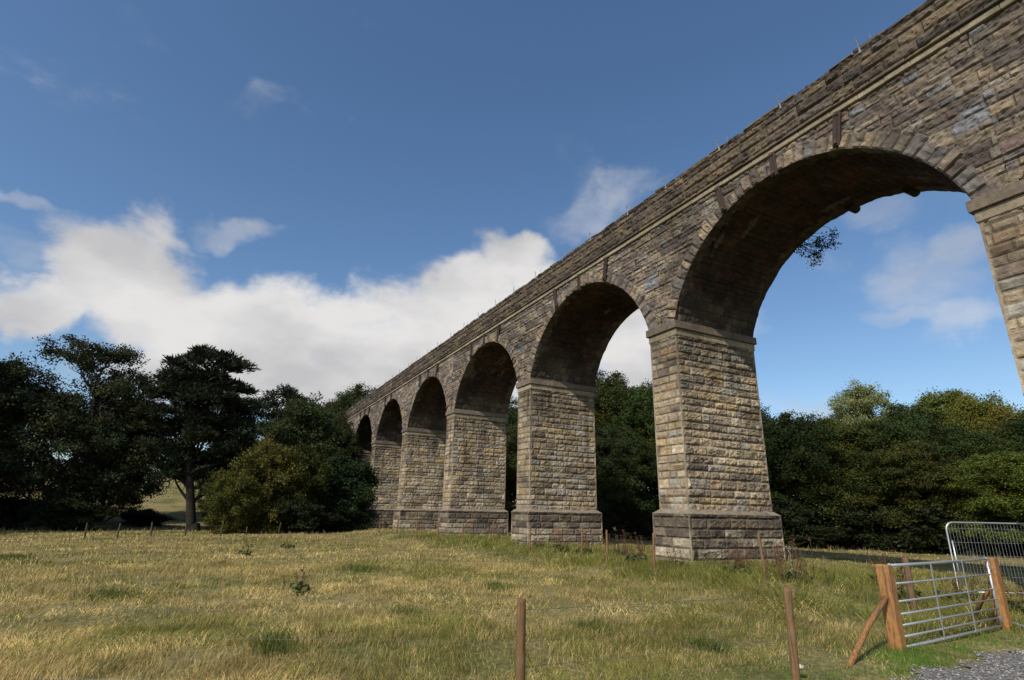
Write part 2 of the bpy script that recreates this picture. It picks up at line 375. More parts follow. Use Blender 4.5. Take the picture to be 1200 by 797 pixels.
def arch(j):
    xc = X1 + A - S * j; xl, xr = xc - S / 2, xc + S / 2
    dist = math.hypot(xc, D); res = .04 if dist < 24 else (.05 if dist < 36 else .07)
    rw = .56
    keep = lambda U, V: ((U - xc) ** 2 + (V - ZC) ** 2 > (R + rw * .55) ** 2)
    def wallstain(U, V):
        s_ = 1 - .30 * sstep(.42, .62, fbm(U * .35 + 4, V * .8, 4))
        return s_ * (1 - .3 * sstep(1.0, 0, HC - V + .8 * (fbm(U * 2.1, V * .4, 2) - .5)) * (fbm(U * .5, V * 0, 2) > .5))
    a = Acc()
    patch(a, (0, D, 0), (1, 0, 0), (0, 0, 1), xl, xr, HS, HC + .03, res, 57, 0, keep=keep, cmod=darken(wallstain), pal=PAL_WALL, amp=.036, ch=(.14, .31), bl=(.28, 1.3), rock=1.4, edgew=.035, joint=.022)
    a.build('spandrel_wall', M_STONE, viaduct)
    a = Acc()
    patch(a, (0, D + W, 0), (-1, 0, 0), (0, 0, 1), -xr, -xl, HS, HC + .03, .1, 58, 0, keep=lambda U, V: ((U + xc) ** 2 + (V - ZC) ** 2 > (R + rw * .55) ** 2), pal=PAL_WALL, amp=.035, ch=(.22, .32))
    a.build('spandrel_wall', M_STONE, viaduct)
    # voussoir rings on both faces
    for side, y0, sg in ((0, D - .03, -1), (1, D + W + .03, 1)):
        nu = int(R * (PI - 2 * TH0) / (res if side == 0 else .1)); nv = 14 if side == 0 else 8
        TH, RR = np.meshgrid(np.linspace(TH0 - .02, PI - TH0 + .02, nu), np.linspace(0, rw, nv), indexing='ij')
        rs = np.random.RandomState(900 + j); arc = R * TH
        jb = [0.]
        while jb[-1] < R * PI: jb.append(jb[-1] + rs.uniform(.24, .36))
        jb = np.array(jb); bi = np.clip(np.searchsorted(jb, arc) - 1, 0, len(jb) - 2)
        du = np.minimum(arc - jb[bi], jb[bi + 1] - arc); ln = rs.uniform(rw * .62, rw, len(jb))[bi] + .04 * (fbm(arc * 6, RR * 0 + j, 2) - .5)
        e = sstep(0, .05, du) * sstep(0, .03, ln - RR)
        base = rs.uniform(-.2, 1, len(jb))[bi]
        nz = fbm(arc * 5, RR * 6 + j, 3) - .5
        worn = sstep(.5, .62, fbm(arc * .35 + j * 3.1, RR * 0 + 2, 2)) if side == 0 else 0
        H = e * (.015 + .055 * base + .14 * nz) - .03 * (1 - e) + worn * e * .05 * rs.uniform(-1, 1, len(jb))[bi]
        H = np.where(RR > ln, -.09, H); H = np.where(RR < .001, np.clip(H, -.02, .01), H)
        cw = np.array([c for c, w_ in PAL_WALL[3:8]]); cc = cw[rs.choice(len(cw), len(jb))][bi] * .80 * (.75 + .5 * fbm(arc * .8 + j * 5, RR * 2, 2))[..., None]
        C = cc * (.5 + .5 * e[..., None]) * (1 + .6 * nz[..., None])
        P = np.stack([xc + (R + RR) * np.cos(TH), y0 + sg * H, ZC + (R + RR) * np.sin(TH)], -1)
        i = np.arange(nu - 1)[:, None] * nv + np.arange(nv - 1)[None]
        q = np.stack([i, i + nv, i + nv + 1, i + 1], -1).reshape(-1, 4)
        a = Acc(); a.add(P.reshape(-1, 3), q, np.clip(C, .02, .6).reshape(-1, 3)); a.build('arch_ring', M_STONE, viaduct)
    # soffit barrel: stone at both edges, sooty brick between
    a = Acc(); rs_ = res * 1.2
    nu = int(R * (PI - 2 * TH0) / rs_); nv = int((W + .06) / rs_)
    TH, Y = np.meshgrid(np.linspace(TH0, PI - TH0, nu), np.linspace(-.03, W + .03, nv), indexing='ij'); arc = R * TH
    Hb, Cb = masonry(Y, arc, 300 + j, ch=(.15, .21), bl=(.35, .6), amp=.03, joint=.035, pal=PAL_BRICK, edgew=.03)
    Hs, Cs = masonry(Y, arc, 400 + j, ch=(.26, .34), bl=(.3, .5), amp=.02, joint=.02, pal=PAL_RINGIN)
    ed = np.minimum(Y + .03, W + .03 - Y); wv = sstep(.42, .46, ed + .12 * (np.floor(arc / .3) % 2))
    low = sstep(1.3, .9, arc - R * TH0) + sstep(1.3, .9, R * (PI - TH0) - arc); wv = wv * (1 - np.clip(low, 0, 1) * .85)
    H = (Hs * (1 - wv) + Hb * wv) * sstep(0, .04, ed) - .05 * sstep(.55, .7, fbm(arc * .8 + j, Y * .8, 3)) * wv
    C = Cs * (1 - wv)[..., None] + Cb * wv[..., None]
    st = sstep(.35, .6, fbm(arc * .5 + 7 * j, Y * .9, 4)); C = C * (1 - .45 * st)[..., None]; lime = sstep(.66, .74, fbm(arc * .7 + 3 * j + 50, Y * 1.6 + 9, 4)); C = C * (1 - .5 * lime[..., None]) + .5 * lime[..., None] * np.array([.20, .18, .155])
    rough_far = (Y > W) * .10 * (fbm(arc * 3, Y * 0 + j, 3) - .35)
    r_ = R - H - np.clip(rough_far, 0, 1)
    P = np.stack([xc + r_ * np.cos(TH), D + Y, ZC + r_ * np.sin(TH)], -1)
    i = np.arange(nu - 1)[:, None] * nv + np.arange(nv - 1)[None]
    q = np.stack([i, i + 1, i + nv + 1, i + nv], -1).reshape(-1, 4)
    a.add(P.reshape(-1, 3), q, np.clip(C, .008, .5).reshape(-1, 3)); a.build('soffit', M_SOFFIT, viaduct)
    # rusty tie straps hung from the string course down to the arch
    for dx, bot, tilt in ((2.08, .98, .17), (.10, .78, 0), (-1.95, .98, -.2)):
        if j == 4 and dx > 2: continue
        a = Acc(); zt = HC - .0; hb_ = bot
        rt = np.array([[math.cos(tilt), 0, math.sin(tilt)], [0, 1, 0], [-math.sin(tilt), 0, math.cos(tilt)]])
        x = xc + dx; pv = (x, D, zt)
        w_ = .10
        cbox(a, (x - w_, D - .13, zt - hb_), (x + w_, D - .085, zt), .008, (.052, .036, .028), rt, pv)
        cbox(a, (x - .022, D - .165, zt - hb_ + .02), (x + .022, D - .128, zt - .02), .006, (.06, .035, .03), rt, pv)
        cbox(a, (x - w_ * .6, D - .09, zt - hb_ + .04), (x + w_ * .6, D + .03, zt - .05), .006, (.06, .04, .03), rt, pv)
        for zz in (.08, hb_ - .1):
            cbox(a, (x - .05, D - .19, zt - zz - .05), (x + .05, D - .155, zt - zz + .05), .01, (.09, .05, .035), rt, pv)
        a.build('tie_strap', M_RUST, viaduct)
for j in range(-1, 6): arch(j)

# solid end abutments and the fill above the arches
a = Acc()
patch(a, (0, D, 0), (1, 0, 0), (0, 0, 1), VX0, X1 + A - S * 5 - S / 2, 0, HC + .03, .08, 57, 0, pal=PAL_WALL, amp=.035, ch=(.19, .30))
patch(a, (VX0, D + W, 0), (0, -1, 0), (0, 0, 1), 0, W, 0, HC + 1.2, .12, 61, 0, pal=PAL_WALL, amp=.035)
patch(a, (0, D + W, 0), (-1, 0, 0), (0, 0, 1), -(X1 + A - S * 5 - S / 2), -VX0, 0, HC + .03, .12, 58, 0, pal=PAL_WALL, amp=.035)
a.build('abutment', M_STONE, viaduct)
a = Acc()
patch(a, (0, D, 0), (1, 0, 0), (0, 0, 1), X1 + A + S + S / 2, VX1, 0, HC + .03, .12, 57, 0, pal=PAL_WALL, amp=.035, ch=(.19, .30))
patch(a, (VX1, D, 0), (0, 1, 0), (0, 0, 1), 0, W, 0, HC + 1.2, .12, 61, 0, pal=PAL_WALL, amp=.035)
patch(a, (0, D + W, 0), (-1, 0, 0), (0, 0, 1), -VX1, -(X1 + A + S + S / 2), 0, HC + .03, .12, 58, 0, pal=PAL_WALL, amp=.035)
a.build('abutment', M_STONE, viaduct)
a = Acc(); cbox(a, (VX0 + .1, D + .12, CROWN + .12), (VX1 - .1, D + W - .12, HC + .35), .02, (.10, .09, .06)); a.build('deck', M_STONE, viaduct)

# string course (pale ledge) and parapet, both sides
for side in (0, 1):
    sg = -1 if side == 0 else 1; yf = D if side == 0 else D + W
    def yb(o0, o1):
        p, q = yf + sg * o0, yf + sg * o1; return min(p, q), max(p, q)
    a = Acc(); x = VX0
    while x < VX1:
        l = NR.uniform(.55, 1.15); c = np.array([.31, .26, .18]) * NR.uniform(.82, 1.12); y0, y1 = yb(-.12, .075 + NR.uniform(-.004, .006))
        cbox(a, (x + .003, y0, HC + NR.uniform(-.003, .003)), (min(x + l, VX1) - .003, y1, HC + .155), .012, c, jit=.003); x += l
    a.build('string_course', M_STONE, viaduct)
    a = Acc(); x = VX0; y0, y1 = yb(-.25, .105)
    while x < VX1:      # bottom course of big dark blocks, overhanging the ledge
        l = NR.uniform(.6, 1.3); c = PAL_DARK[NR.randint(5)][0] * NR.uniform(.85, 1.15); o = NR.uniform(-.006, .008); y0, y1 = yb(-.25, .14 + o)
        cbox(a, (x + .002, y0, HC + .175), (min(x + l, VX1) - .002, y1, HC + .26), .012, c, jit=.003); x += l
    z0 = HC + .24; zt = HP - .05
    kw = dict(pal=PAL_DARK, amp=.045, ch=(.22, .42), bl=(.35, 1.1), rock=1.3)
    if side == 0:
        patch(a, (0, D - .11, 0), (1, 0, 0), (0, 0, 1), VX0, -36, z0, zt, .07, 71, 0, **kw)
        patch(a, (0, D - .11, 0), (1, 0, 0), (0, 0, 1), -36, VX1, z0, zt, .045, 71, 0, **kw)
        patch(a, (0, D + .32, 0), (-1, 0, 0), (0, 0, 1), -VX1, -VX0, z0, zt, .15, 72, 0, **kw)
    else:
        patch(a, (0, D + W + .11, 0), (-1, 0, 0), (0, 0, 1), -VX1, -VX0, z0, zt, .1, 73, 0, **kw)
        patch(a, (0, D + W - .32, 0), (1, 0, 0), (0, 0, 1), VX0, VX1, z0, zt, .15, 74, 0, **kw)
    x = VX0                # rough coping, worn and uneven
    while x < VX1:
        l = NR.uniform(.35, .8); c = np.array([.15, .12, .08]) * NR.uniform(.7, 1.35) * (np.array([1.5, .95, .55]) if NR.rand() < .3 else 1)
        y0, y1 = yb(-.34, .12 + NR.uniform(-.02, .025))
        cbox(a, (x + .004, y0, zt - .03), (min(x + l, VX1) - .004, y1, HP + NR.uniform(-.07, .03)), .035, c, jit=.02); x += l
    a.build('parapet', M_STONE, viaduct)

# steel brackets of the old parapet rail, with its two thin wires
bx_ = [x for x in np.arange(-66, 15, 2.36)]
bx_ = [-5.85 + 2.36 * i for i in range(-25, 9)]
for i, x in enumerate(bx_):
    a = Acc(); x += NR.uniform(-.12, .12); z = HP - .02; ln_ = NR.uniform(-.04, .04)
    tube(a, [(x, D - .14, z - .14), (x + ln_, D - .16, z + .16), (x + ln_ * 2, D - .18, z + .30)], .013, 6, (.16, .17, .17))
    tube(a, [(x - .06, D - .16, z + .17), (x + .06, D - .16, z + .17)], .010, 6, (.17, .18, .18))
    cbox(a, (x - .02, D - .15, z - .16), (x + .02, D - .10, z + .0), .004, (.3, .32, .33))
    a.build('rail_bracket', M_IRON, viaduct)
    a = Acc(); tube(a, [(x + .26, D + .02, z - .05), (x + .24, D - .02, z + .34 + NR.uniform(-.05, .05))], .007, 5, (.20, .21, .22)); a.build('rail_rod', M_IRON, viaduct)
for x, z in ((-7.15, 10.90), (-8.85, 11.22)):
    a = Acc(); tube(a, [(x, D + W - .3, z), (x, D + W + .14, z), (x, D + W + .17, z)], [.13, .135, .10], 14, (.03, .025, .022)); a.build('tie_bar_end', M_RUST, viaduct)

# ------------------------------------------------------------------ foliage
def leaves(acc, centres, rad, n, size, col, seed, flat=.6, up=.5, kind='leaf', colvar=.25, csd=.18):
    """n leaf blades gathered round each clump centre; colour varies by clump and by leaf"""
    rs = np.random.RandomState(seed); m_ = len(centres); rad = np.broadcast_to(rad, (m_,))
    c = np.repeat(np.asarray(centres, float), n, 0); r = np.repeat(rad, n)
    d = rs.normal(size=(m_ * n, 3)); d /= np.linalg.norm(d, axis=1)[:, None]
    q = rs.uniform(.1, 1, (m_ * n, 1)) ** .75 * rs.uniform(.8, 1.35, (m_ * n, 1))
    off = d * q * r[:, None]; off[:, 2] *= flat; p = c + off
    if kind == 'leaf':
        nrm = rs.normal(size=p.shape); nrm[:, 2] += up * 1.5; nrm += d * .5; nrm /= np.linalg.norm(nrm, axis=1)[:, None]
        t = np.cross(nrm, rs.normal(size=p.shape)); t /= np.linalg.norm(t, axis=1)[:, None]; b_ = np.cross(nrm, t)
        s = size * rs.uniform(.6, 1.3, (len(p), 1))
        P = np.stack([p - t * s * .5, p + b_ * s * .3, p + t * s * .5, p - b_ * s * .3], 1)
    else:
        t = d * np.array([1, 1, .5]) + np.array([0, 0, .55]) + rs.normal(size=p.shape) * .25; t /= np.linalg.norm(t, axis=1)[:, None]
        b_ = np.cross(t, rs.normal(size=p.shape)); b_ /= np.linalg.norm(b_, axis=1)[:, None]
        s = size * rs.uniform(.7, 1.3, (len(p), 1))
        P = np.stack([p - b_ * s * .10, p + t * s * .5 - b_ * s * .13, p + t * s, p + t * s * .5 + b_ * s * .13], 1)
    k = len(p); cv = np.repeat(rs.normal(1, csd, m_), n) * rs.uniform(1 - colvar, 1 + colvar, k)
    hue = np.repeat(rs.normal(0, .10, m_), n) + rs.normal(0, .08, k)
    C = np.array(col)[None] * np.clip(cv, .4, 2)[:, None] * np.stack([1 + hue, np.ones(k), 1 - hue * .8], 1)
    acc.add(P.reshape(-1, 3), np.arange(4 * k).reshape(-1, 4), np.repeat(np.clip(C, .003, .5), 4, 0))

def limb(acc, p0, p1, r0, r1, rs, bend=.12, n=7, col=(.06, .05, .04)):
    p0 = np.array(p0, float); p1 = np.array(p1, float); L_ = np.linalg.norm(p1 - p0); t = np.linspace(0, 1, n)[:, None]
    w_ = rs.normal(size=3) * L_ * bend; w2 = rs.normal(size=3) * L_ * bend * .5
    pts = p0 + (p1 - p0) * t + w_ * np.sin(t * PI) + w2 * np.sin(t * 2 * PI)
    tube(acc, pts, r0 + (r1 - r0) * t[:, 0] ** .8, 7, col); return pts

def make_tree(name, H, rad, seed, col, crown0=.25, lobes=9, dens=1., lsize=.2, kind='leaf', shape='round', trunk_r=None, lobe_list=None, bark=(.05, .042, .034), flat=.6, clump_r=.75, nleaf=95, colvar=.25, sway=None):
    """a tree standing at its own origin: crown mesh and trunk-and-limbs mesh under an Empty"""
    rs = np.random.RandomState(seed); root = empty(name)
    tr = Acc(); cr = Acc(); trunk_r = trunk_r or H * .022
    if lobe_list is None:
        lobe_list = []
        for i in range(lobes):
            hz = crown0 + (1 - crown0) * ((i + .5) / lobes); hz = min(.97, hz + rs.uniform(-.05, .05))
            t = (hz - crown0) / (1 - crown0)
            if shape == 'round': env = math.sqrt(max(.05, 1 - (2 * t - .85) ** 2 * .75))
            elif shape == 'cone': env = 1.1 - t
            else: env = .55 + .45 * math.sin(t * PI)
            an = i * 2.4 + rs.uniform(-.5, .5); lr = rad * rs.uniform(.38, .58) * (.75 + .25 * env); rr = max(0, rad * env - lr * .8)
            lobe_list.append((rr * math.cos(an), rr * math.sin(an), hz * H - lr * .5 * (t > .8), lr, lr * rs.uniform(.6, .85)))
        lobe_list.append((0, 0, H * (crown0 + 1) / 2, rad * .6, H * (1 - crown0) * .35))
    top = np.array([rs.normal() * rad * .1, rs.normal() * rad * .1, H * .82])
    if sway is not None: top = np.array([sway * H * .82, 0, H * .82])
    tp = limb(tr, (0, 0, -.4), top, trunk_r, trunk_r * .25, rs, .035, 12, bark)
    tube(tr, [(0, 0, -.3), (0, 0, .15), (0, 0, .6)], [trunk_r * 1.7, trunk_r * 1.3, trunk_r * .98], 9, bark, cap=False)
    cents = []
    for (x, y, z, lr, lz) in lobe_list:
        c = np.array([x, y, z]); att = tp[np.argmin(abs(tp[:, 2] - (z - lr * .9 - math.hypot(x, y) * .35)))]
        lp = limb(tr, att, c, trunk_r * .38, trunk_r * .1, rs, .1, 8, bark)
        nc = max(5, int(dens * 7.0 * lr * lz / clump_r ** 2))
        d = rs.normal(size=(nc, 3)); d /= np.linalg.norm(d, axis=1)[:, None]; d[:, 2] = np.where(d[:, 2] < -.35, -d[:, 2], d[:, 2])
        q = rs.uniform(.55, 1.02, (nc, 1)); far = rs.rand(nc, 1) < .18; q = np.where(far, rs.uniform(1.05, 1.32, (nc, 1)), q); pc = c + d * q * np.array([lr, lr, lz]); cents.append(pc)
        for i in range(0, nc, 2): limb(tr, lp[rs.randint(3, 8)], pc[i], trunk_r * .09, trunk_r * .025, rs, .1, 4, bark)
    cents = np.concatenate(cents)
    leaves(cr, cents, rs.uniform(.55, 1.3, len(cents)) * clump_r, nleaf, lsize, col, seed + 1, flat, .5, kind, colvar)
    tr.build('trunk', M_BARK, root, True); cr.build('crown', M_LEAF if kind == 'leaf' else M_NEEDLE, root)
    return root
def put(o, x, y, s=1, rz=0, sz=None, dz=0):
    o.location = (x, y, gz(x, y) + dz - .05); o.rotation_euler = (0, 0, rz); o.scale = (s, s, sz or s)
    return o
def dup(root, label=None, group=None):
    r = root.copy(); COL.objects.link(r)
    for ch in list(root.children):
        c = ch.copy(); COL.objects.link(c); c.parent = r
    if label: r['label'] = label
    if group: r['group'] = group
    return r
def polar(az, d): return d * math.cos(math.radians(az)), d * math.sin(math.radians(az))

G_DARK = (.050, .064, .021); G_MID = (.076, .092, .026); G_OLIVE = (.078, .078, .020); G_PALE = (.17, .19, .075); G_PINE = (.028, .036, .019)
# --- left group: dark trees carry cloud shade in their lowered leaf colour
def at(px_az, d): return polar(px_az, d)
# camera-right direction for crowns drawn from the photo: local x = across the view
def local_frame(x, y): return math.atan2(y, x) + PI / 2      # +x of the tree then runs to the LEFT of the view when looking outward is minus
t = make_tree('broadleaf_tree', 13.0, 5.2, 21, (.044, .052, .022), crown0=.10, lobe_list=[
    (-3.0, 1.5, 7.0, 3.4, 2.6), (1.5, 1.5, 6.4, 3.4, 2.6), (3.8, 1.0, 5.6, 2.4, 2.2), (0, 1.5, 2.5, 4.0, 2.2), (-1.0, 0, 11.5, 2.0, 1.5), (.9, .5, 11.7, 1.9, 1.4), (2.6, .2, 10.4, 1.5, 1.1), (-3.4, .2, 9.9, 1.9, 1.2), (-4.9, -.5, 9.2, 1.5, 1.3), (1.2, -.6, 8.9, 2.6, 1.7),
    (-2.2, .6, 7.6, 3.0, 2.0), (3.4, .3, 7.4, 2.2, 1.4), (-4.6, .6, 5.6, 2.4, 2.0), (0, -.8, 5.6, 3.2, 2.0), (4.2, 0, 5.0, 2.1, 1.5), (-2.8, -1, 3.2, 2.8, 1.8), (1.4, 0, 3.0, 2.6, 1.7), (4.0, .5, 2.7, 1.9, 1.4), (-5.2, 0, 2.5, 2.0, 1.6)],
    dens=1.0, lsize=.17, trunk_r=.30, nleaf=150, clump_r=.8)
X_, Y_ = -49.2, -9.1; put(t, X_, Y_, rz=math.atan2(Y_, X_) - PI / 2); tag(t, 'big dark broadleaf tree with airy domed top, nearest the left edge', 'tree', 'trees along the far side of the field')
def place(t, x, y, label, s=1., sz=None, extra=0, group='trees along the far side of the field'):
    put(t, x, y, s, math.atan2(y, x) - PI / 2 + extra, sz); tag(t, label, 'tree', group); return t
# the pine: twisting bare stem, dark layered crown
t = make_tree('pine_tree', 13.0, 3.2, 33, G_PINE, sway=-.09, kind='needle', lsize=.34, flat=.38, clump_r=.62, nleaf=120, trunk_r=.36, bark=(.030, .023, .018), dens=.95, lobe_list=[(x_ * .88 - z_ * .10, y_, z_, l_, m_) for x_, y_, z_, l_, m_ in [
    (.2, 0, 12.3, 1.6, .7), (-.9, .5, 4.6, 1.3, .8), (.5, .5, 3.6, 1.2, .7), (-1.6, .2, 4.2, 1.0, .5), (1.6, .2, 3.3, 1.0, .6), (-1.2, .3, 11.6, 1.3, .6), (1.6, -.2, 11.6, 1.4, .6), (-2.1, 0, 10.5, 1.3, .6), (.3, .4, 10.6, 1.8, .8), (2.4, .2, 10.3, 1.2, .6), (-2.6, .2, 9.2, 1.4, .6), (0, -.5, 9.2, 2.0, .8), (2.6, -.2, 8.9, 1.4, .6),
    (-2.9, 0, 7.9, 1.6, .6), (1.9, .3, 7.5, 1.7, .7), (3.0, 0, 6.6, 1.2, .6), (-.6, .6, 7.6, 1.4, .7), (2.2, -.3, 5.4, 1.3, .6), (.9, .4, 4.9, 1.2, .6), (-1.0, .8, 9.8, 2.0, 1.2), (1.2, .8, 8.4, 2.2, 1.3), (-.2, .8, 6.8, 1.8, 1.1), (2.4, .4, 6.0, 1.5, .9), (1.4, .6, 4.2, 1.3, .8), (-1.4, .5, 5.4, 1.2, .6), (-1.5, .5, 3.6, 1.1, .7), (-2.9, .2, 5.6, 1.2, .5), (-3.2, .2, 6.9, 1.1, .4), (.2, -.3, 6.2, 1.3, .6)]])
place(t, -46.6, -.75, 'dark pine with bare leaning trunk and layered crown')
t = make_tree('pine_tree', 12.5, 3.0, 35, G_PINE, kind='needle', lsize=.36, flat=.4, clump_r=.7, nleaf=110, trunk_r=.28, bark=(.05, .036, .027), dens=.9, lobe_list=[
    (.3, 0, 11.7, 1.6, .8), (1.9, 0, 10.9, 1.3, .7), (-1.4, .2, 11.0, 1.2, .6), (-2.5, 0, 9.8, 1.4, .7), (.4, .3, 9.9, 2.0, .8), (2.4, .2, 9.3, 1.3, .6), (-.6, 0, 8.4, 2.0, .8), (-3.4, 0, 8.6, 1.2, .5), (1.2, 0, 7.0, 1.7, .8), (-1.4, 0, 6.4, 1.6, .8), (0, 0, 5, 1.8, .9)])
place(t, -62.2, 4.9, 'second smaller pine standing behind the olive bush', 1.06)
T_BUSH = make_tree('willow_bush', 6.0, 2.5, 41, (.118, .112, .028), crown0=.03, lobes=18, dens=.6, lsize=.15, nleaf=120, trunk_r=.09, clump_r=.5, flat=1.1, colvar=.3, shape='oval')
GB = 'loose willow bushes left of the viaduct'
place(T_BUSH, -44.6, 3.5, 'yellow green willow bush, tallest and brightest of its row', 1.0, 1.06, group=GB)
for x_, y_, s_, z_, c_, l_ in [(-43.6, 1.2, .72, .66, (.75, .85, .75), 'low olive willow bush just right of the pine trunk'), (-45.4, 5.6, .95, 1.0, (.42, .52, .5), 'dark olive willow bush between the bright one and the deep green tree'), (-48.5, 1.6, .8, .95, (.5, .55, .5), 'dull green willow bush behind the low one')]:
    o = dup(T_BUSH); put(o, x_, y_, s_, NR.uniform(0, 6), z_); tag(o, l_, 'bush', GB)
    for ch in o.children:
        if ch.name.startswith('crown'): ch.color = (*c_, 1)
T_BUSH['category'] = 'bush'
t = make_tree('broadleaf_tree', 11.0, 3.6, 44, G_DARK, crown0=.12, lobes=12, dens=1.1, lsize=.2, nleaf=110)
place(t, -52.6, 6.4, 'dark green tree rising behind the bushes left of the viaduct')
t = make_tree('broadleaf_tree', 6.0, 2.7, 46, (.028, .047, .018), crown0=.03, lobes=13, dens=1.2, lsize=.18, nleaf=120, clump_r=.65)
place(t, -46.9, 9.3, 'bushy deep green tree hiding the far end of the viaduct')
# generic crowns to copy
T1 = make_tree('broadleaf_tree', 11, 4.0, 51, G_MID, crown0=.05, lobes=24, dens=.80, lsize=.155, nleaf=170, colvar=.16, clump_r=.7, flat=.7)
T2 = make_tree('broadleaf_tree', 12, 4.2, 52, G_DARK, crown0=.08, lobes=24, dens=.80, lsize=.155, nleaf=170, colvar=.16, clump_r=.7, flat=.7)
T3 = make_tree('birch_tree', 12, 2.6, 53, G_PALE, crown0=.35, lobes=18, dens=.9, shape='oval', flat=.9, lsize=.14, nleaf=110, clump_r=.55, bark=(.16, .15, .13), trunk_r=.11)
T4 = make_tree('broadleaf_tree', 10.5, 3.8, 54, (.10, .108, .030), crown0=.08, lobes=24, dens=.80, lsize=.155, nleaf=170, colvar=.16, clump_r=.7, flat=.75)
first = set()
def use(T, x, y, label, s, rz, sz=None, group='woodland behind the viaduct'):
    if T.name in first: o = dup(T)
    else: o = T; first.add(T.name)
    put(o, x, y, s, rz, sz); tag(o, label, 'tree', group); return o
GF = 'trees along the far side of the field'
for row in [
    (T2, -54.5, -16.0, .95, .95, 'dark tree at the very left end of the field edge', GF),
    (T2, -60.5, -8.2, .9, .93, 'dark tree filling the gap left of the pine, seen behind it', GF),
    (T1, -62.0, -20.0, 1.1, 1.1, 'tree behind the leftmost dark tree', GF),
    (T2, -59.8, 10.3, .66, .96, 'slim dark tree covering the last bay of the viaduct', GF),
    (T2, -67.5, 9.3, .95, 1.0, 'dark tree close to the end of the parapet', GF),
    (T2, -83.0, 17.0, 1.35, 1.55, 'tall dark tree showing above the far parapet end', GF),
    (T1, -84.0, 23.5, 1.0, 1.78, 'tallest tree above the far parapet, right of its dark neighbour', GF),
    (T1, -76.0, 9.5, 1.2, 1.25, 'tree on the slope behind the dark green group', GF),
    (T2, -54.0, 26.0, 1.3, 1.15, 'dark tree seen through the third arch', None),
    (T2, -62.0, 24.0, 1.3, 1.15, 'dark tree seen low in the farthest arches', None),
    (T1, -47.0, 27.5, 1.1, 1.0, 'dark tree behind the third pier', None),
    (T2, -41.0, 31.0, 1.15, 1.20, 'tall dark tree left in the second arch opening', None),
    (T1, -36.4, 32.5, 1.0, 1.16, 'tree against the left side of the near pier', None),
    (T2, -35.0, 27.5, .8, .70, 'low dark tree under the second arch', None),
    (T2, -31.5, 35.5, 1.0, .98, 'tree hidden mostly by the near pier', None),
    (T2, -25.4, 34.7, 0.95, 0.72, 'dark tree just right of the near pier', None, (0.7, 0.8, 0.75)),
    (T1, -24.5, 36.5, 0.90, 0.77, 'dull green tree between near pier and pale birch', None, (1.1, 1.1, 0.9)),
    (T3, -25.2, 43.2, 0.95, 0.97, 'pale feathery birch rising above the wood right of the near pier', None, (1.55, 1.55, 1.6)),
    (T1, -20.7, 37.7, 0.85, 0.72, 'dark leafy tree just below the pale birch', None, (0.75, 0.85, 0.8)),
    (T2, -23.0, 44.4, 1.00, 0.82, 'dark green tree immediately right of the pale birch', None, (1.2, 1.35, 1.1)),
    (T4, -18.7, 36.5, 0.75, 0.60, 'low olive tree in front of the wood, left of the mesh panel', None, (0.75, 0.75, 0.65)),
    (T1, -22.6, 50.2, 1.00, 1.06, 'highest tree of the right hand wood, bright green on top', None, (1.9, 1.9, 1.3)),
    (T2, -19.3, 39.5, 0.90, 0.62, 'dark tree below the highest one of the right hand wood', None, (0.7, 0.85, 0.8)),
    (T4, -19.5, 48.2, 0.90, 0.96, 'yellow green rounded tree right of the highest one', None, (1.7, 1.6, 1.1)),
    (T1, -17.1, 39.5, 0.80, 0.62, 'dark green tree left above the mesh panel', None, (0.7, 0.85, 0.75)),
    (T4, -17.4, 46.9, 0.90, 0.84, 'yellowish tree near the right edge, above the mesh panel', None, (1.65, 1.45, 1.0)),
    (T1, -14.6, 37.2, 0.70, 0.49, 'low bright green tree seen through the mesh panel', None, (1.6, 1.7, 1.1)),
    (T2, -14.8, 44.6, 1.00, 0.70, 'dark tree just beyond the right edge of the view', None, (1, 1.1, 0.9)),
    (T1, -12.1, 44.4, 1.10, 0.76, 'mid green tree beyond the right hand pier', None, (1.2, 1.2, 1)),
    (T2, 0.0, 45.0, 1.1, 1.0, 'dark tree far right of the wood', None),
    (T1, 9.0, 43.0, 1.1, 1.0, 'tree at the far right end of the wood', None),
    (T2, -46.0, -22.0, 1.3, 1.55, 'unseen tall dark tree added off the left edge to shade the left group', GF),  # this and the next two: unseen trees added to shade the left group
    (T1, -52.0, -24.0, 1.3, 1.6, 'unseen tall tree added for shade, behind the one off the left edge', GF),
    (T2, -39.5, -24.0, 1.2, 1.45, 'unseen tall dark tree added for shade, nearest the camera beyond the left edge', GF),
    (T2, -68.0, 1.5, .9, .55, 'low tree on the slope seen right of the pine trunk', GF)]:
    T, x, y, s, sz, lab, g = row[:7]; o = use(T, x, y, lab, s, NR.uniform(0, 6.28), sz, g or 'woodland behind the viaduct')
    cf = row[7] if len(row) > 7 else (NR.uniform(.8, 1.05), NR.uniform(.85, 1.1), NR.uniform(.8, 1.1))  # crown tint: leaf variety, plus painted sun on high crowns, shade on low
    for ch in o.children:
        if ch.name.startswith('crown'): ch.color = (cf[0] * .9, cf[1] * .88, cf[2] * .88, 1)
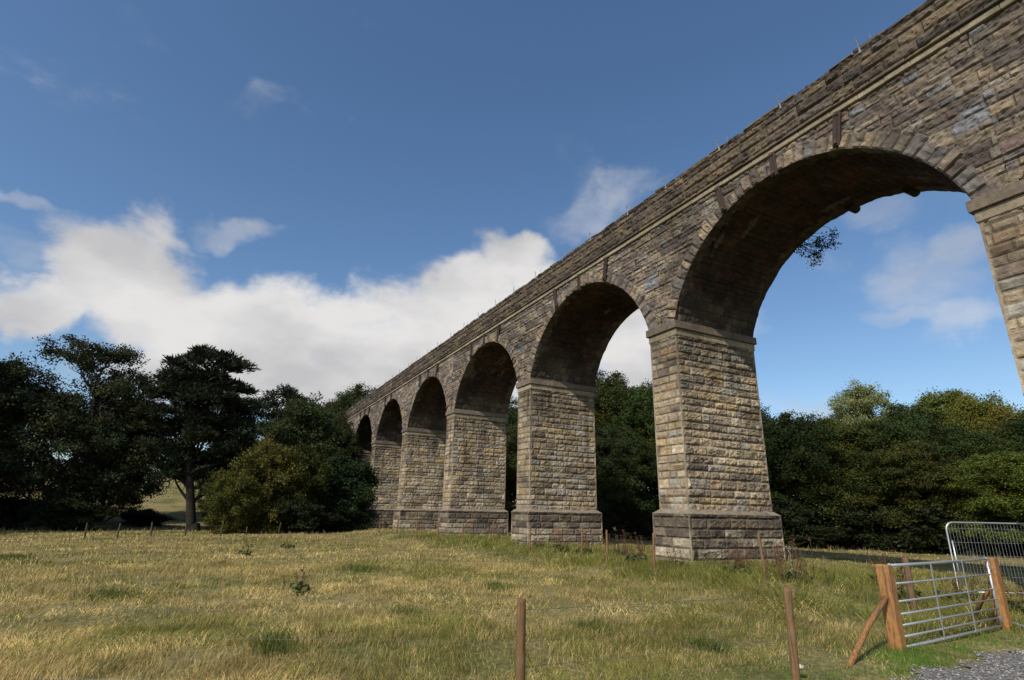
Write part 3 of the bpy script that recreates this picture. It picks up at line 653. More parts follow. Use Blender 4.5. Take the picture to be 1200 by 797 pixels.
# undergrowth bushes closing the foot of the wood; shade put into their leaf colour
B1 = make_tree('woodland_bush', 3.0, 2.2, 61, (.028, .036, .014), crown0=.02, lobes=9, dens=1.3, lsize=.17, nleaf=100, clump_r=.5, trunk_r=.05)
bushes = [(-52, 23.5), (-45, 24.8), (-41.5, 26), (-38.5, 27), (-34, 29.5), (-30.5, 31.5), (-28, 33.2), (-25.4, 33), (-23, 33.8), (-20.6, 35.6), (-18.2, 36.6), (-15.6, 37.5), (-12.8, 38.0), (-9.5, 38.5), (-5, 39),
          (-50.5, -12.5), (-47.2, -8.2), (-56.5, -4.6), (-43.8, 5.4), (-45.0, 7.4), (-52.5, 2.0), (-49.0, 8.6), (-62, 8.5), (-70, 9), (-66.5, 17.0)]
blab = ['furthest through the arches', 'behind the third pier', 'low in the second arch opening', 'beside the near pier, seen under the second arch', 'behind the near pier', 'close right of the near pier foot', 'in deep shade right of the near pier', 'under the dark tree right of the near pier',
        'below the pale birch', 'beneath the middle of the right hand wood', 'left of the mesh panel', 'behind the mesh panel edge', 'behind the mesh panel', 'beyond the second gatepost', 'beyond the right hand pier',
        'below the leftmost trees', 'under the big airy topped tree', 'left of the pine trunk', 'under the olive willow bush', 'between willow bush and viaduct', 'behind the pine trunk', 'against the last visible pier', 'beside the farthest arch', 'on the slope left of the parapet end', 'behind the farthest arch']
for i, (x, y) in enumerate(bushes):
    o = B1 if i == 0 else dup(B1); s = NR.uniform(.8, 1.2)
    put(o, x, y, s, NR.uniform(0, 6), s * NR.uniform(.45, .9)); tag(o, 'low dark undergrowth bush ' + blab[i], 'bush', 'undergrowth bushes at the foot of the trees')
# small bush rooted in the far edge of the near arch
root = empty('wall_bush', (-10.75, D + W + .0, 10.78)); a = Acc(); b_ = Acc(); rs = np.random.RandomState(4); cs = []
for i in range(26):
    p = np.array([rs.uniform(-.35, 1.0), rs.uniform(.0, .5), rs.uniform(-.75, .10)]); limb(a, (-.30, -.25, .30), p, .014, .004, rs, .15, 6, (.05, .04, .03)); cs.append(p)
leaves(b_, cs, .20, 32, .075, (.03, .04, .018), 9, .9, .2)
a.build('twigs', M_BARK, root); b_.build('foliage', M_LEAF, root); tag(root, 'small dark bush sprouting from the far edge of the nearest arch', 'plant')

# ------------------------------------------------------------------ grass
def blades(acc, x, y, h, w, lean, colr, seed, segs=2):
    rs = np.random.RandomState(seed); n = len(x); z = ground(x, y) - .02; an = 2 * PI * 2.2 * fbm(x * .9 + 41, y * .9 + 17, 3) + rs.normal(size=n) * 1.1
    wind = np.array([-.15, .1])
    dx = np.cos(an) + wind[0]; dy = np.sin(an) + wind[1]; dl = np.hypot(dx, dy) + 1e-6; dx /= dl; dy /= dl
    fa = rs.uniform(0, PI, n); sx, sy = np.cos(fa) * w / 2, np.sin(fa) * w / 2
    b0 = np.stack([x, y, z], 1); s = np.stack([sx, sy, sx * 0], 1)
    l1 = lean * .45; l2 = lean
    mid = b0 + np.stack([dx * h * .5 * np.sin(l1), dy * h * .5 * np.sin(l1), h * .5 * np.cos(l1)], 1)
    tip = mid + np.stack([dx * h * .5 * np.sin(l2), dy * h * .5 * np.sin(l2), h * .5 * np.cos(l2)], 1)
    V = np.stack([b0 - s, b0 + s, mid + s * .8, mid - s * .8, tip], 1).reshape(-1, 3)
    k = np.arange(n) * 5
    acc.add(V, [np.stack([k, k + 1, k + 2, k + 3], 1), np.stack([k + 3, k + 2, k + 4], 1)], np.repeat(colr, 5, 0))
def in_pier(x, y):
    m_ = np.zeros(len(x), bool)
    for k in range(-2, 6):
        xr = X1 - S * k; m_ |= (x < xr + .2) & (x > xr - PT - .2) & (y > D - .2) & (y < D + W + .2)
    return m_
def greenness(x, y):
    g = fbm(x * .32 + 31, y * .32 + 12, 4) * .75 + fbm(x * 1.7 + 3, y * 1.7, 2) * .25
    g = sstep(.44, .60, g) * .9 + .35 * sstep(.55, .7, fbm(x * 2.6, y * 2.6, 3)); g = np.minimum(g, 1)
    near_v = sstep(8.8, 10.3, y) * sstep(26, 18, y) * sstep(-46, -34, x) * sstep(2, -4.5, x); g = np.maximum(g, near_v * (.85 + .35 * fbm(x * .6, y * .6, 2)))
    verge = sstep(-5.6, -4.7, x + .3 * np.sin(y * 2.3)) * sstep(14, 12, y); g = np.maximum(g, verge)
    return g
def matted(x, y): return sstep(.46, .6, fbm(x * .9 + 140, y * .9 + 60, 4))
def colours(x, y, rs, g):
    n = len(x); isg = rs.rand(n) < (.12 + .58 * g + .26 * sstep(-5.6, -4.7, x) * sstep(14, 12, y) + .20 * sstep(9.2, 10.6, y) * sstep(16, 13, y) * sstep(-46, -36, x))
    straw = np.array([.60, .47, .205]) * rs.uniform(.6, 1.3, (n, 1)) * (.45 + 1.05 * fbm(x * 1.6 + 9, y * 1.6 + 70, 3))[:, None] * np.stack([np.ones(n), rs.uniform(.90, 1.05, n), rs.uniform(.75, 1.1, n)], 1)
    verge = (sstep(-5.6, -4.7, x) * sstep(14, 12, y))[:, None]
    green = (np.array([.175, .20, .045]) * (1 - verge) + np.array([.10, .205, .03]) * verge) * rs.uniform(.6, 1.35, (n, 1)) * np.stack([rs.uniform(.8, 1.4, n), np.ones(n), np.ones(n)], 1)
    return np.where(isg[:, None], green, straw), isg
def wedge(n, r0, r1, rs, a0=100, a1=207):
    r = np.sqrt(rs.uniform(r0 ** 2, r1 ** 2, n)); a_ = np.radians(rs.uniform(a0, a1, n)); return r * np.cos(a_), r * np.sin(a_)
acc = Acc()
for i, (n, r0, r1, w, hs) in enumerate([(260000, 3.5, 11, .0055, .9), (200000, 11, 20, .009, .9), (130000, 20, 34, .018, .85), (90000, 34, 60, .035, .85)]):
    rs = np.random.RandomState(70 + i); x, y = wedge(n, r0, r1, rs)
    # clumping
    cl = fbm(x * 1.1 + 8, y * 1.1 + 2, 3); kp = rs.rand(n) < .30 + 1.1 * sstep(.32, .62, cl)
    kp &= ~track_mask(x, y, .03) & ~in_pier(x, y) & ~farm(x, y); x, y = x[kp], y[kp]; cl = cl[kp]; n = len(x)
    g = greenness(x, y); c, isg = colours(x, y, rs, g)
    vg = sstep(-5.7, -4.9, x) * sstep(14, 12.5, y); h = (1 - .45 * vg) * rs.uniform(.05, .165, n) * hs * (.7 + .7 * cl) * np.where(isg, 1.0, 1.1) * (1 - .35 * ((y > 17) & (x > -40)))
    h = h * (.55 + .95 * fbm(x * 2.1 + 77, y * 2.1, 3)); tall = sstep(9.6, 10.6, y) * sstep(18, 14, y) * sstep(-40, -30, x) * sstep(-4, -7, x); h = h * (1 + .9 * tall)
    lean = np.where(isg, rs.uniform(.2, 1.3, n), rs.uniform(.8, 1.9, n))
    mt_ = matted(x, y); lean = lean * (1 - .5 * (1 - mt_) * (rs.rand(n) < .6)) + .45 * mt_; lean = np.clip(lean, .1, 1.95); h = h * (1 + .5 * mt_); c = c * (.88 + .24 * mt_)[:, None]
    blades(acc, x, y, h, w * rs.uniform(.7, 1.4, n), lean, c, 80 + i)
# tall bleached seed stalks scattered in the field
rs = np.random.RandomState(99); x, y = wedge(9000, 6, 50, rs); kp = (fbm(x * .5, y * .5, 2) > .45) & ~track_mask(x, y, .3) & ~in_pier(x, y) & ~farm(x, y); x, y = x[kp], y[kp]; n = len(x)
blades(acc, x, y, rs.uniform(.15, .36, n), .005 + .0007 * np.hypot(x, y), rs.uniform(.1, .7, n), np.tile([.42, .33, .18], (n, 1)) * rs.uniform(.6, 1.1, (n, 1)), 98)
# thick dark green rushy tufts
for (tx, ty, tr_) in [(-9.8, 3.2, .5), (-7.9, 5.6, .4), (-24.0, -5.3, .8), (-8.3, 1.0, .35), (-14, -1.5, .5), (-12.5, 6.2, .4), (-17, 4, .5), (-6.4, 6.4, .3)]:
    n = 420; x = tx + rs.normal(size=n) * tr_ * .55 + .2 * np.sin(rs.uniform(0, 9, n)); y = ty + rs.normal(size=n) * tr_ * .4
    blades(acc, x, y, rs.uniform(.10, .27, n), .006 + .0006 * abs(tx), rs.uniform(.2, 1.3, n), np.tile([.11, .135, .035], (n, 1)) * rs.uniform(.6, 1.4, (n, 1)), 97)
tag(acc.build('field_grass', M_GRASS), 'rough straw coloured grass with green patches covering the field', 'grass', kind='stuff')
# loose stones of the access track
rs = np.random.RandomState(12); n = 26000; x = rs.uniform(-4.6, 1.5, n); y = rs.uniform(5, 14, n); kp = track_mask(x, y, .1); x, y = x[kp], y[kp]; n = len(x)
s = rs.uniform(.006, .022, n); base = np.array([[1, 0, 0], [-1, 0, 0], [0, 1, 0], [0, -1, 0], [0, 0, .7], [0, 0, -.7]], float)
V = base[None] * s[:, None, None] * rs.uniform(.6, 1.3, (n, 6, 3)); a_ = rs.uniform(0, 6.28, n)
Vx = V[..., 0] * np.cos(a_)[:, None] - V[..., 1] * np.sin(a_)[:, None]; Vy = V[..., 0] * np.sin(a_)[:, None] + V[..., 1] * np.cos(a_)[:, None]
V = np.stack([Vx + x[:, None], Vy + y[:, None], V[..., 2] + ground(x, y)[:, None] + .025], -1)
T = np.array([[0, 2, 4], [2, 1, 4], [1, 3, 4], [3, 0, 4], [2, 0, 5], [1, 2, 5], [3, 1, 5], [0, 3, 5]])
a = Acc(); a.add(V.reshape(-1, 3), (T[None] + np.arange(n)[:, None, None] * 6).reshape(-1, 3), np.repeat(np.array([.21, .20, .19]) * rs.uniform(.45, 1.6, (n, 1)), 6, 0))
M_PEB = mat_tint('pebbles', .9, .2, 30, 0); tag(a.build('gravel', M_PEB), 'loose grey gravel on the access track', 'gravel', kind='stuff')

# ------------------------------------------------------------------ fences, gate, panel
ORANGE = (.37, .18, .062)
def post(x, y, r, h, label, col=(.17, .10, .05), group='round stakes of the field fence', tilt=(0, 0), sides=12, cat='fence post', name='fence_post'):
    a = Acc(); rs = np.random.RandomState(int(abs(x * 100 + y * 10)) % 9999)
    z = np.array([-.35, 0, .3, .6, .85, .97, 1.0]) * h
    z[0] = -.3
    pts = [(tilt[0] * q + rs.normal() * r * .05, tilt[1] * q + rs.normal() * r * .05, q) for q in z]
    rr = [r, r, r * .98, r * .96, r * .95, r * .94, r * .82]
    tube(a, pts, rr, sides, col)
    o = a.build(name, M_WOOD, None, True)
    for p in o.data.polygons:
        if len(p.vertices) > 4: p.use_smooth = False
    o.location = (x, y, gz(x, y)); return tag(o, label, cat, group)
near = [(-3.88, 2.13), (-3.85, 4.95)]
GP1 = (-4.97, 8.50); GP2 = (-5.30, 12.22)
FP = 'round stakes of the foreground fence'
post(*near[0], .036, 1.10, 'round brown fence stake alone in the bottom middle of the field', (.17, .095, .04), FP, (-.01, 0))
post(*near[1], .038, 1.09, 'round brown fence stake left of the propped gatepost', (.20, .115, .05), FP, (.02, .0))
post(-6.1, -2.3, .047, 1.12, 'round brown fence stake left of the picture edge', (.22, .12, .05), FP)
far_posts = [(-9.44, 11.54, 'beside the right end of the near pier'), (-12.64, 11.07, 'in front of the near pier corner'), (-15.2, 11.4, 'in the tall grass left of the near pier'), (-17.36, 11.91, 'under the second arch'),
             (-19.74, 11.15, 'left half of the second arch opening'), (-23.87, 11.55, 'in front of the second pier corner'), (-25.73, 10.84, 'in the grass before the third arch'), (-28.6, 10.7, 'in front of the third pier'),
             (-31.57, 10.51, 'between the third and fourth piers'), (-35.0, 10.4, 'in front of the fourth pier'), (-38.6, 10.3, 'far along beside the dark bushy tree')]
for x, y, l in far_posts: post(x, y, .035, .95 + NR.uniform(-.06, .06), 'thin brown fence stake ' + l, (.22, .12, .06), tilt=(NR.uniform(-.06, .06), NR.uniform(-.04, .04)), sides=8)
post(-6.45, 11.75, .055, 1.0, 'weathered brown fence stake seen through the metal gate', (.17, .10, .055), 'round stakes of the field fence', (0, .01))
tl = [(-37.4, -5.5), (-38.4, -4.2), (-39.3, -2.7), (-40.2, -1.0), (-40.9, .9), (-41.6, 2.4), (-42.2, 4.4), (-42.6, 6.5)]
tll = ['leftmost, below the big airy topped tree', 'below the right half of the big airy topped tree', 'left of the pine trunk', 'just left of the pine trunk foot', 'just right of the pine trunk foot', 'before the left part of the willow bush', 'before the willow bush middle', 'before the dark bushy tree']
for (x, y), l in zip(tl, tll): post(x, y, .045, .70 + NR.uniform(-.2, .12), 'old grey stake ' + l, (.07, .06, .05), 'old stakes of the tree line fence', (NR.uniform(-.15, .15), NR.uniform(-.1, .1)), 7)

def gatepost(x, y, h, rz, label, strut_to, side):
    root = empty('gate_post', (x, y, gz(x, y)), rz); a = Acc(); s = .084
    cbox(a, (-s, -s, -.5), (s, s, h), .014, ORANGE, jit=.004); o = a.build('post', M_WOOD, root)
    a = Acc(); ang = np.array(strut_to, float); c, sn = math.cos(-rz), math.sin(-rz)
    lx = (ang[0] - x) * c - (ang[1] - y) * sn; ly = (ang[0] - x) * sn + (ang[1] - y) * c
    d = np.array([lx, ly]); d /= np.linalg.norm(d)
    tube(a, [(d[0] * s * .9, d[1] * s * .9, h * .60), (lx * .5 + d[0] * .04, ly * .5 + d[1] * .04, h * .31), (lx, ly, -.08)], .036, 10, (.30, .15, .055)); a.build('strut', M_WOOD, root, True)
    tag(root, label, 'gate post', 'square gateposts'); return root
gatepost(*GP1, 1.12 - gz(*GP1), math.atan2(GP2[1] - GP1[1], GP2[0] - GP1[0]), 'orange square gatepost with a prop, nearest end of the metal gate', (-4.86, 7.25), 0)
gatepost(*GP2, 1.13 - gz(*GP2), math.atan2(GP2[1] - GP1[1], GP2[0] - GP1[0]), 'orange square gatepost at the far end of the metal gate', (-6.05, 12.75), 1)
# steel field gate hung between the posts
gd = np.array([GP2[0] - GP1[0], GP2[1] - GP1[1]]); gl = np.linalg.norm(gd); gang = math.atan2(gd[1], gd[0])
gate = empty('field_gate', (GP1[0], GP1[1], 0.06), gang)
a0, a1 = .16, gl - .16; hts = [0, .13, .27, .41, .57, .80, 1.04]; ST = (.55, .58, .60)
for i, h in enumerate(hts):
    a = Acc(); tube(a, [(a0, 0, h), ((a0 + a1) / 2, 0, h), (a1, 0, h)], .021 if i in (0, 6) else .0145, 10, ST); a.build('rail', M_GALV, gate, True)
for x in (a0, a1):
    a = Acc(); tube(a, [(x, 0, -.02), (x, 0, .5), (x, 0, 1.07)], .022, 10, ST); a.build('stile', M_GALV, gate, True)
for f_ in (.36, .69):
    x = a0 + (a1 - a0) * f_; a = Acc(); cbox(a, (x - .02, -.024, -.01), (x + .02, -.016, 1.05), .002, ST); a.build('brace', M_GALV, gate)
for z in (.12, .93):
    a = Acc(); cbox(a, (a1 - .02, -.02, z - .025), (gl - .07, .02, z + .025), .004, ST); tube(a, [(a1 + .045, 0, z - .06), (a1 + .045, 0, z + .06)], .02, 8, ST); a.build('hinge', M_GALV, gate)
a = Acc(); tube(a, [(a0 - .01, 0, .82), (a0 - .07, 0, .82)], .012, 8, ST); tube(a, [(a0 + .02, -.03, .70), (a0 + .02, -.03, .88)], .009, 8, ST); a.build('latch', M_GALV, gate)
tag(gate, 'galvanised seven bar metal field gate, shut between two orange posts', 'gate')

# mesh barrier panel standing beyond the gate
PX, PY = -7.2, 14.95; pd = (.50, .866); pan = empty('mesh_panel', (PX, PY, gz(PX, PY)), math.atan2(pd[1], pd[0]))
Wp, Hp, rc = 3.4, 1.70 - gz(PX, PY), .16; pts = [(0, 0, -.15), (0, 0, Hp - rc)] + [(rc - rc * math.cos(t_), 0, Hp - rc + rc * math.sin(t_)) for t_ in np.linspace(.2, PI / 2 - .2, 4)] + [(rc, 0, Hp), (Wp - rc, 0, Hp)] + [(Wp - rc + rc * math.sin(t_), 0, Hp - rc + rc * math.cos(t_)) for t_ in np.linspace(.2, PI / 2 - .2, 4)] + [(Wp, 0, Hp - rc), (Wp, 0, -.15)]
a = Acc(); tube(a, pts, .021, 10, (.62, .64, .66)); a.build('frame', M_GALV, pan, True)
a = Acc(); tube(a, [(.0, 0, .03), (Wp, 0, .03)], .015, 8, ST); a.build('bottom_rail', M_GALV, pan, True)
a = Acc(); tube(a, [(.09, .0, .1), (.075, .0, 1.10)], .017, 8, ST); a.build('stay', M_GALV, pan, True)
a = Acc()
for x in np.arange(.07, Wp, .072): tube(a, [(x, .012, .13), (x, .012, Hp)], .0026, 4, (.45, .47, .48), False)
for z in (.35, .78, 1.06, 1.36): tube(a, [(0, .008, z), (Wp, .008, z)], .003, 4, (.5, .52, .53), False)
a.build('mesh_infill', M_GALV, pan); tag(pan, 'round cornered galvanised wire mesh panel beyond the gate', 'barrier panel')
a = Acc(); tube(a, [(-5.62, 12.95, gz(-5.6, 12.9) + .05), (-5.35, 12.62, gz(-5.3, 12.6) + .045), (-4.75, 12.1, gz(-4.7, 12) + .05)], .022, 8, (.62, .64, .66))
tag(a.build('steel_pipe', M_GALV, None, True), 'pale steel pipe lying in the grass by the far gatepost', 'pipe')

# wires and stock netting
def wires(name, pts, heights, r, label, stays=None, col=(.22, .22, .22)):
    a = Acc()
    for h in heights:
        P = []
        for (p, q) in zip(pts[:-1], pts[1:]):
            n = max(4, int(math.hypot(q[0] - p[0], q[1] - p[1]) / .6))
            for i in range(n):
                t_ = i / n; x = p[0] + (q[0] - p[0]) * t_; y = p[1] + (q[1] - p[1]) * t_
                P.append((x, y, gz(p[0], p[1]) * (1 - t_) + gz(*q) * t_ + h - .012 * math.sin(PI * t_) + NR.normal() * .002))
        P.append((pts[-1][0], pts[-1][1], gz(*pts[-1]) + h)); tube(a, P, r, 4, col, False)
    if stays:
        for (p, q) in zip(pts[:-1], pts[1:]):
            L_ = math.hypot(q[0] - p[0], q[1] - p[1]); n = int(L_ / stays)
            for i in range(1, n):
                t_ = i / n; x = p[0] + (q[0] - p[0]) * t_; y = p[1] + (q[1] - p[1]) * t_; z = gz(p[0], p[1]) * (1 - t_) + gz(*q) * t_
                hh = [h for h in heights if h < .95]; tube(a, [(x, y, z + min(hh)), (x + NR.normal() * .006, y, z + max(hh))], r * .8, 3, col, False)
    return tag(a.build(name, M_GALV), label, 'wire fence')
wires('wire_netting', [(-6.1, -2.3), near[0]], [.55, .82, 1.0], .0007, 'plain fence wires running across the grass to the left edge')
wires('wire_netting', [near[0], near[1], (GP1[0], GP1[1] - .1)], [.12, .24, .37, .50, .66, .82, 1.03], .0013, 'stock netting strung from the lone stake to the near gatepost', .16)
wires('wire_netting', [(GP2[0] + .02, GP2[1] + .1), (-4.66, 12.84)], [.12, .24, .37, .50, .66, .82, 1.03], .0018, 'stock netting between the far gatepost and the right hand pier', .14)
wires('wire_netting', [(GP2[0] - .1, GP2[1]), (-6.45, 11.75)] + [(x, y) for x, y, l in far_posts], [.12, .3, .5, .7, .85], .0022, 'wire netting along the thin stakes in front of the piers', .35, (.14, .13, .11))

# dead dock plants with rusty seed heads
def dock(x, y, h, n, label, col=(.115, .06, .035)):
    root = empty('dock_plant', (x, y, gz(x, y))); a = Acc(); b_ = Acc(); rs = np.random.RandomState(int(abs(x * 77 + y * 13)) % 9999); cs = []
    for i in range(n):
        base_ = rs.normal(size=3) * (.04 + .012 * n); base_[2] = -.05; top = np.array([base_[0] + rs.normal() * .11 * h, base_[1] + rs.normal() * .11 * h, h * rs.uniform(.35, 1)])
        pts = limb(a, base_, top, .006, .003, rs, .05, 6, col)
        for p in pts[2:]: cs.append(p)
    cs = np.array(cs); leaves(b_, cs, .05, 9, .04, col, 5, 1.8, .2, 'leaf', .4, .35)  # rusty seed heads, held in the foliage mesh with the basal leaves
    lv = np.column_stack([rs.normal(size=(6, 2)) * .12, np.full(6, .1)]); leaves(b_, lv, .16, 9, .16, (.10, .11, .035), 6, .7, .3)
    a.build('stems', M_STALK, root); b_.build('foliage', M_LEAF, root); return tag(root, label, 'plant', 'dead dock plants')
dock(-22.8, 1.34, .75, 5, 'dead rusty dock stalks in the far field below the willow bush')
dock(-27.0, 3.2, .6, 4, 'small dead dock stalks near the fourth pier side of the field')
dock(-13.45, 2.0, .55, 5, 'dead dock stalks standing alone in mid field')
dock(-8.85, 11.7, .95, 22, 'thick clump of dead dock with a pale rope hanging beside it', (.15, .09, .05))
dock(-7.1, 12.6, .95, 6, 'red brown dock stalks behind the gate')
dock(-6.7, 14.0, .8, 6, 'brown dock stalks in front of the mesh panel')
dock(-5.9, 14.3, .9, 8, 'brown dock stalks behind the mesh panel wires')
dock(-11.3, 13.0, .75, 10, 'rusty dock thicket growing against the near pier foot')
dock(-11.3, 14.2, .8, 12, 'dark rusty dock thicket on the shaded side of the near pier foot')
dock(-17.0, 13.4, .9, 8, 'dock stalks under the second arch')
dock(-15.6, 13.0, .9, 7, 'dock stalks left of the near pier foot')
dock(-19.3, 12.4, .8, 6, 'dock stalks by the second pier foot')
for (x, y, h, n, l) in [(-20.6, 12.9, .7, 6, 'in the right half of the third arch'), (-21.6, 12.6, .8, 7, 'beside the second pier foot on its far side'), (-18.4, 12.9, .85, 8, 'left half of the second arch foot'), (-17.8, 12.3, .7, 6, 'just left of the middle of the second arch foot'), (-16.5, 12.5, .8, 8, 'middle of the second arch foot'), (-15.0, 12.2, .85, 7, 'touching the left side of the near pier'),
                      (-25.5, 12.6, .7, 5, 'in the third arch foot'), (-12.6, 11.9, .7, 7, 'before the near pier corner'), (-10.6, 12.0, .75, 7, 'between near pier and first brown stake'), (-8.0, 13.6, .8, 6, 'beyond the gate left half'), (-14.3, 11.9, .75, 6, 'low before the narrow face of the near pier')]:
    dock(x, y, h, n, 'dead dock stalks ' + l, (.13, .07, .04))
# frayed pale rope hanging on the dead dock
a = Acc(); P = [(-8.75 + .03 * math.sin(i * 2.3), 11.55 + .02 * math.sin(i * 1.7), gz(-8.7, 11.5) + .75 - i * .05) for i in range(13)]; tube(a, P, [.009, .004] * 6 + [.008], 6, (.30, .30, .31)); tag(a.build('rope', M_STALK, None, True), 'frayed pale rope hanging down beside the dead dock clump', 'rope')
# pale stone lying in the grass near the second stake
a = Acc(); rs = np.random.RandomState(3); bm = [];
for i in range(9):
    for j in range(14):
        th, ph = PI * i / 8, 2 * PI * j / 14; r_ = .045 * (1 + .15 * math.sin(3 * ph + i)); bm.append((r_ * 1.3 * math.sin(th) * math.cos(ph), r_ * math.sin(th) * math.sin(ph), .03 * math.cos(th)))
q = [[i * 14 + j, (i + 1) * 14 + j, (i + 1) * 14 + (j + 1) % 14, i * 14 + (j + 1) % 14] for i in range(8) for j in range(14)]
a.add(bm, np.array(q), (.5, .45, .36)); o = a.build('field_stone', M_STONE, None, True); o.location = (-4.75, 6.2, gz(-4.75, 6.2) + .12); tag(o, 'pale small stone in the grass between stake and gate', 'stone')

# ------------------------------------------------------------------ sky, sun, camera
SUN_AZ, SUN_EL = -60.5, 43.0     # world azimuth (degrees from +X towards +Y) and elevation
sx, sy, sz = math.cos(math.radians(SUN_AZ)) * math.cos(math.radians(SUN_EL)), math.sin(math.radians(SUN_AZ)) * math.cos(math.radians(SUN_EL)), math.sin(math.radians(SUN_EL))
sl = bpy.data.lights.new('sun', 'SUN'); sl.energy = 4.1; sl.angle = math.radians(.55); sl.color = (1, .93, .82)
so = bpy.data.objects.new('sun', sl); COL.objects.link(so)
from mathutils import Vector, Matrix
so.rotation_euler = Vector((sx, sy, sz)).to_track_quat('Z', 'Y').to_euler(); so.location = (0, 0, 60)
w = bpy.data.worlds.new('World'); sc.world = w; w.use_nodes = True; nt = w.node_tree; L = nt.links.new
bg = nt.nodes['Background']; sky = N(nt, 'ShaderNodeTexSky'); sky.sky_type = 'NISHITA'; sky.sun_disc = False
sky.sun_elevation = math.radians(SUN_EL); sky.sun_rotation = math.radians(90 - SUN_AZ); sky.air_density = 1.0; sky.dust_density = .6; sky.ozone_density = 2.0
tc = N(nt, 'ShaderNodeTexCoord'); nrm = N(nt, 'ShaderNodeVectorMath', operation='NORMALIZE'); L(tc.outputs['Generated'], nrm.inputs[0]); DIR0 = nrm.outputs[0]
nw = N(nt, 'ShaderNodeTexNoise'); nw.inputs['Scale'].default_value = 9; nw.inputs['Detail'].default_value = 5; L(DIR0, nw.inputs['Vector'])
s1 = N(nt, 'ShaderNodeVectorMath', operation='SUBTRACT'); L(nw.outputs['Color'], s1.inputs[0]); s1.inputs[1].default_value = (.5, .5, .5)
s2 = N(nt, 'ShaderNodeVectorMath', operation='SCALE'); L(s1.outputs[0], s2.inputs[0]); s2.inputs['Scale'].default_value = .14
s3 = N(nt, 'ShaderNodeVectorMath', operation='ADD'); L(DIR0, s3.inputs[0]); L(s2.outputs[0], s3.inputs[1]); DIR = s3.outputs[0]
def mth(op, a, b=None, c=None, clamp=False):
    n = N(nt, 'ShaderNodeMath', operation=op); n.use_clamp = clamp
    for i, v_ in enumerate((a, b, c)):
        if v_ is None: continue
        if isinstance(v_, (int, float)): n.inputs[i].default_value = v_
        else: L(v_, n.inputs[i])
    return n.outputs[0]
def dot(vec):
    n = N(nt, 'ShaderNodeVectorMath', operation='DOT_PRODUCT'); L(DIR, n.inputs[0]); n.inputs[1].default_value = vec; return n.outputs['Value']
THICK = [  # azimuth, elevation, half width, half height (degrees), strength, roll
 (-170.3, 19.2, 6.0, 5.3, 1.00, -7),
 (-165.4, 15.7, 4.1, 2.4, 0.90, 12),
 (-177.6, 16.5, 8.8, 4.6, 1.00, -1),
 (173.1, 16.3, 9.0, 4.6, 1.00, 7),
 (164.6, 17.6, 8.7, 4.7, 1.00, 5),
 (157.0, 21.5, 7.0, 4.8, 1.00, 23),
 (152.4, 24.8, 4.2, 3.1, 0.95, 1),
 (149.0, 20.8, 5.2, 5.2, 1.00, -0),
 (178.0, 12.0, 13.5, 3.6, 0.95, 6),
 (165.9, 12.3, 13.0, 3.4, 1.00, 4),
 (152.6, 14.6, 7.9, 7.9, 1.00, 1),
 (140.4, 17.1, 5.0, 6.9, 0.95, -2),
 (-173.3, 10.4, 2.8, 1.6, 0.75, 7),
 (60, 22, 25, 9, .9, 0), (-60, 20, 30, 8, .9, 0), (-110, 30, 20, 7, .9, 0), (20, 35, 15, 8, .9, 0)]
THIN = [
 (-162.9, 22.4, 2.9, 0.7, 0.75, 12),
 (-177.9, 25.1, 4.0, 1.2, 0.80, 5),
 (-178.9, 36.5, 3.0, 1.3, 0.30, 18),
 (143.1, 30.5, 6.2, 2.3, 0.72, 21),
 (138.6, 32.6, 4.0, 1.3, 0.60, 13),
 (113.7, 19.0, 5.0, 4.2, 0.72, -11),
 (116.5, 16.8, 3.5, 1.2, 0.85, -9),
 (112.2, 15.8, 2.8, 1.5, 0.85, -9),
 (110.5, 21.4, 2.5, 2.0, 0.80, -13),
 (127.4, 17.4, 1.9, 1.8, 0.75, -6),
 (125.3, 9.8, 4.7, 0.9, 0.80, -3),
 (115.3, 25.6, 3.4, 1.8, 0.60, -14),
 (-163.3, 18.6, 3.1, 1.4, 0.55, 14),
 (122.6, 21.9, 2.3, 1.9, 0.50, -10),
 (90, 30, 20, 8, .7, 0)]
def cloud_mask(clouds):
    mask = None
    for az, el, hw, hh, st, roll in clouds:
        A_, E_ = math.radians(az), math.radians(el); c = (math.cos(E_) * math.cos(A_), math.cos(E_) * math.sin(A_), math.sin(E_))
        e1 = Vector((-math.sin(A_), math.cos(A_), 0)); e2 = Vector((-math.sin(E_) * math.cos(A_), -math.sin(E_) * math.sin(A_), math.cos(E_)))
        ro = math.radians(roll); f1 = (e1 * math.cos(ro) - e2 * math.sin(ro)) / math.sin(math.radians(hw)); f2 = (e1 * math.sin(ro) + e2 * math.cos(ro)) / math.sin(math.radians(hh))
        x_ = dot(f1); y_ = dot(f2); f = dot(c)
        r2 = mth('ADD', mth('MULTIPLY', x_, x_), mth('MULTIPLY', y_, y_))
        g_ = mth('MULTIPLY', mth('EXPONENT', mth('MULTIPLY', mth('MULTIPLY', r2, r2), -.7)), st); g_ = mth('MULTIPLY', g_, mth('GREATER_THAN', f, .2))
        if mask is None: mask = g_
        else: mask = mth('MAXIMUM', mask, g_)
    return mask
mp = N(nt, 'ShaderNodeMapping'); mp.inputs['Scale'].default_value = (1, 1, 1.9); L(DIR0, mp.inputs[0])
n1 = N(nt, 'ShaderNodeTexNoise'); n1.inputs['Scale'].default_value = 6.5; n1.inputs['Detail'].default_value = 12; n1.inputs['Roughness'].default_value = .6; n1.inputs['Distortion'].default_value = .25; L(mp.outputs[0], n1.inputs['Vector'])
n2 = N(nt, 'ShaderNodeTexNoise'); n2.inputs['Scale'].default_value = 4.2; n2.inputs['Detail'].default_value = 6; L(mp.outputs[0], n2.inputs['Vector'])
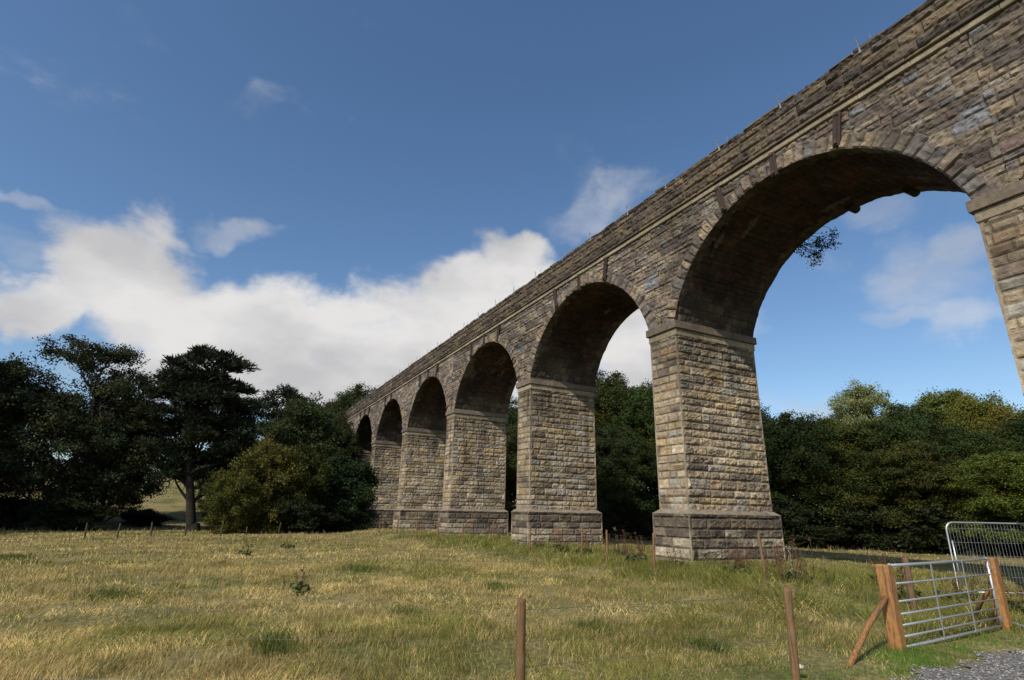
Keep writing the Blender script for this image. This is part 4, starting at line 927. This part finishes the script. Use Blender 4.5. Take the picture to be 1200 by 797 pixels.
n3 = N(nt, 'ShaderNodeTexNoise'); n3.inputs['Scale'].default_value = 2.6; n3.inputs['Detail'].default_value = 3; L(mp.outputs[0], n3.inputs['Vector'])
nz_ = mth('ADD', mth('MULTIPLY', mth('SUBTRACT', n1.outputs['Fac'], .5), 1.5), mth('MULTIPLY', mth('SUBTRACT', n3.outputs['Fac'], .5), .5))
def layer(mask, lo, hi, top):
    rp = N(nt, 'ShaderNodeMapRange'); rp.interpolation_type = 'SMOOTHSTEP'; rp.inputs['From Min'].default_value = lo; rp.inputs['From Max'].default_value = hi
    rp.inputs['To Max'].default_value = top; L(mth('ADD', mask, nz_), rp.inputs['Value']); return rp.outputs[0]
fac = mth('MAXIMUM', layer(cloud_mask(THICK), .26, .92, 1.), layer(cloud_mask(THIN), .18, 1.35, .66))
cr = N(nt, 'ShaderNodeValToRGB'); cr.color_ramp.elements[0].position = .38; cr.color_ramp.elements[0].color = (4.1, 4.1, 4.2, 1); cr.color_ramp.elements[1].position = .60; cr.color_ramp.elements[1].color = (5.9, 5.8, 5.75, 1)
L(n2.outputs['Fac'], cr.inputs['Fac'])
SKYK = .133
hs_ = N(nt, 'ShaderNodeHueSaturation'); hs_.inputs['Saturation'].default_value = 1.12; hs_.inputs['Value'].default_value = 1.0; L(sky.outputs[0], hs_.inputs['Color'])
mix = N(nt, 'ShaderNodeMixRGB'); L(fac, mix.inputs['Fac']); L(hs_.outputs[0], mix.inputs['Color1']); L(cr.outputs[0], mix.inputs['Color2'])
L(mix.outputs[0], bg.inputs['Color']); bg.inputs['Strength'].default_value = SKYK

cam = bpy.data.cameras.new('camera'); co = bpy.data.objects.new('camera', cam); COL.objects.link(co); sc.camera = co
cam.sensor_width = 36; cam.lens = 36 * 648.4 / 1200; cam.clip_end = 3000; cam.clip_start = .1
pi_, ro_, ya_ = [math.radians(q) for q in (17.4088, 1.1595, 62.6919)]
fw = Vector((-math.sin(ya_), math.cos(ya_), 0)); rt = Vector((math.cos(ya_), math.sin(ya_), 0)); up = Vector((0, 0, 1))
F = fw * math.cos(pi_) + up * math.sin(pi_); U = up * math.cos(pi_) - fw * math.sin(pi_)
R2 = rt * math.cos(ro_) + U * math.sin(ro_); U2 = U * math.cos(ro_) - rt * math.sin(ro_)
mt = Matrix.Identity(4)
for i in range(3): mt[i][0] = R2[i]; mt[i][1] = U2[i]; mt[i][2] = -F[i]
mt[0][3], mt[1][3], mt[2][3] = 0, 0, 1.7; co.matrix_world = mt
sc.view_settings.view_transform = 'Standard'; sc.view_settings.look = 'None'; sc.view_settings.exposure = 0; sc.view_settings.gamma = 1
sc.view_settings.use_curve_mapping = False
sc.render.engine = 'CYCLES'; sc.cycles.max_bounces = 3; sc.cycles.diffuse_bounces = 3; sc.cycles.glossy_bounces = 2; sc.cycles.transmission_bounces = 2; sc.cycles.transparent_max_bounces = 8
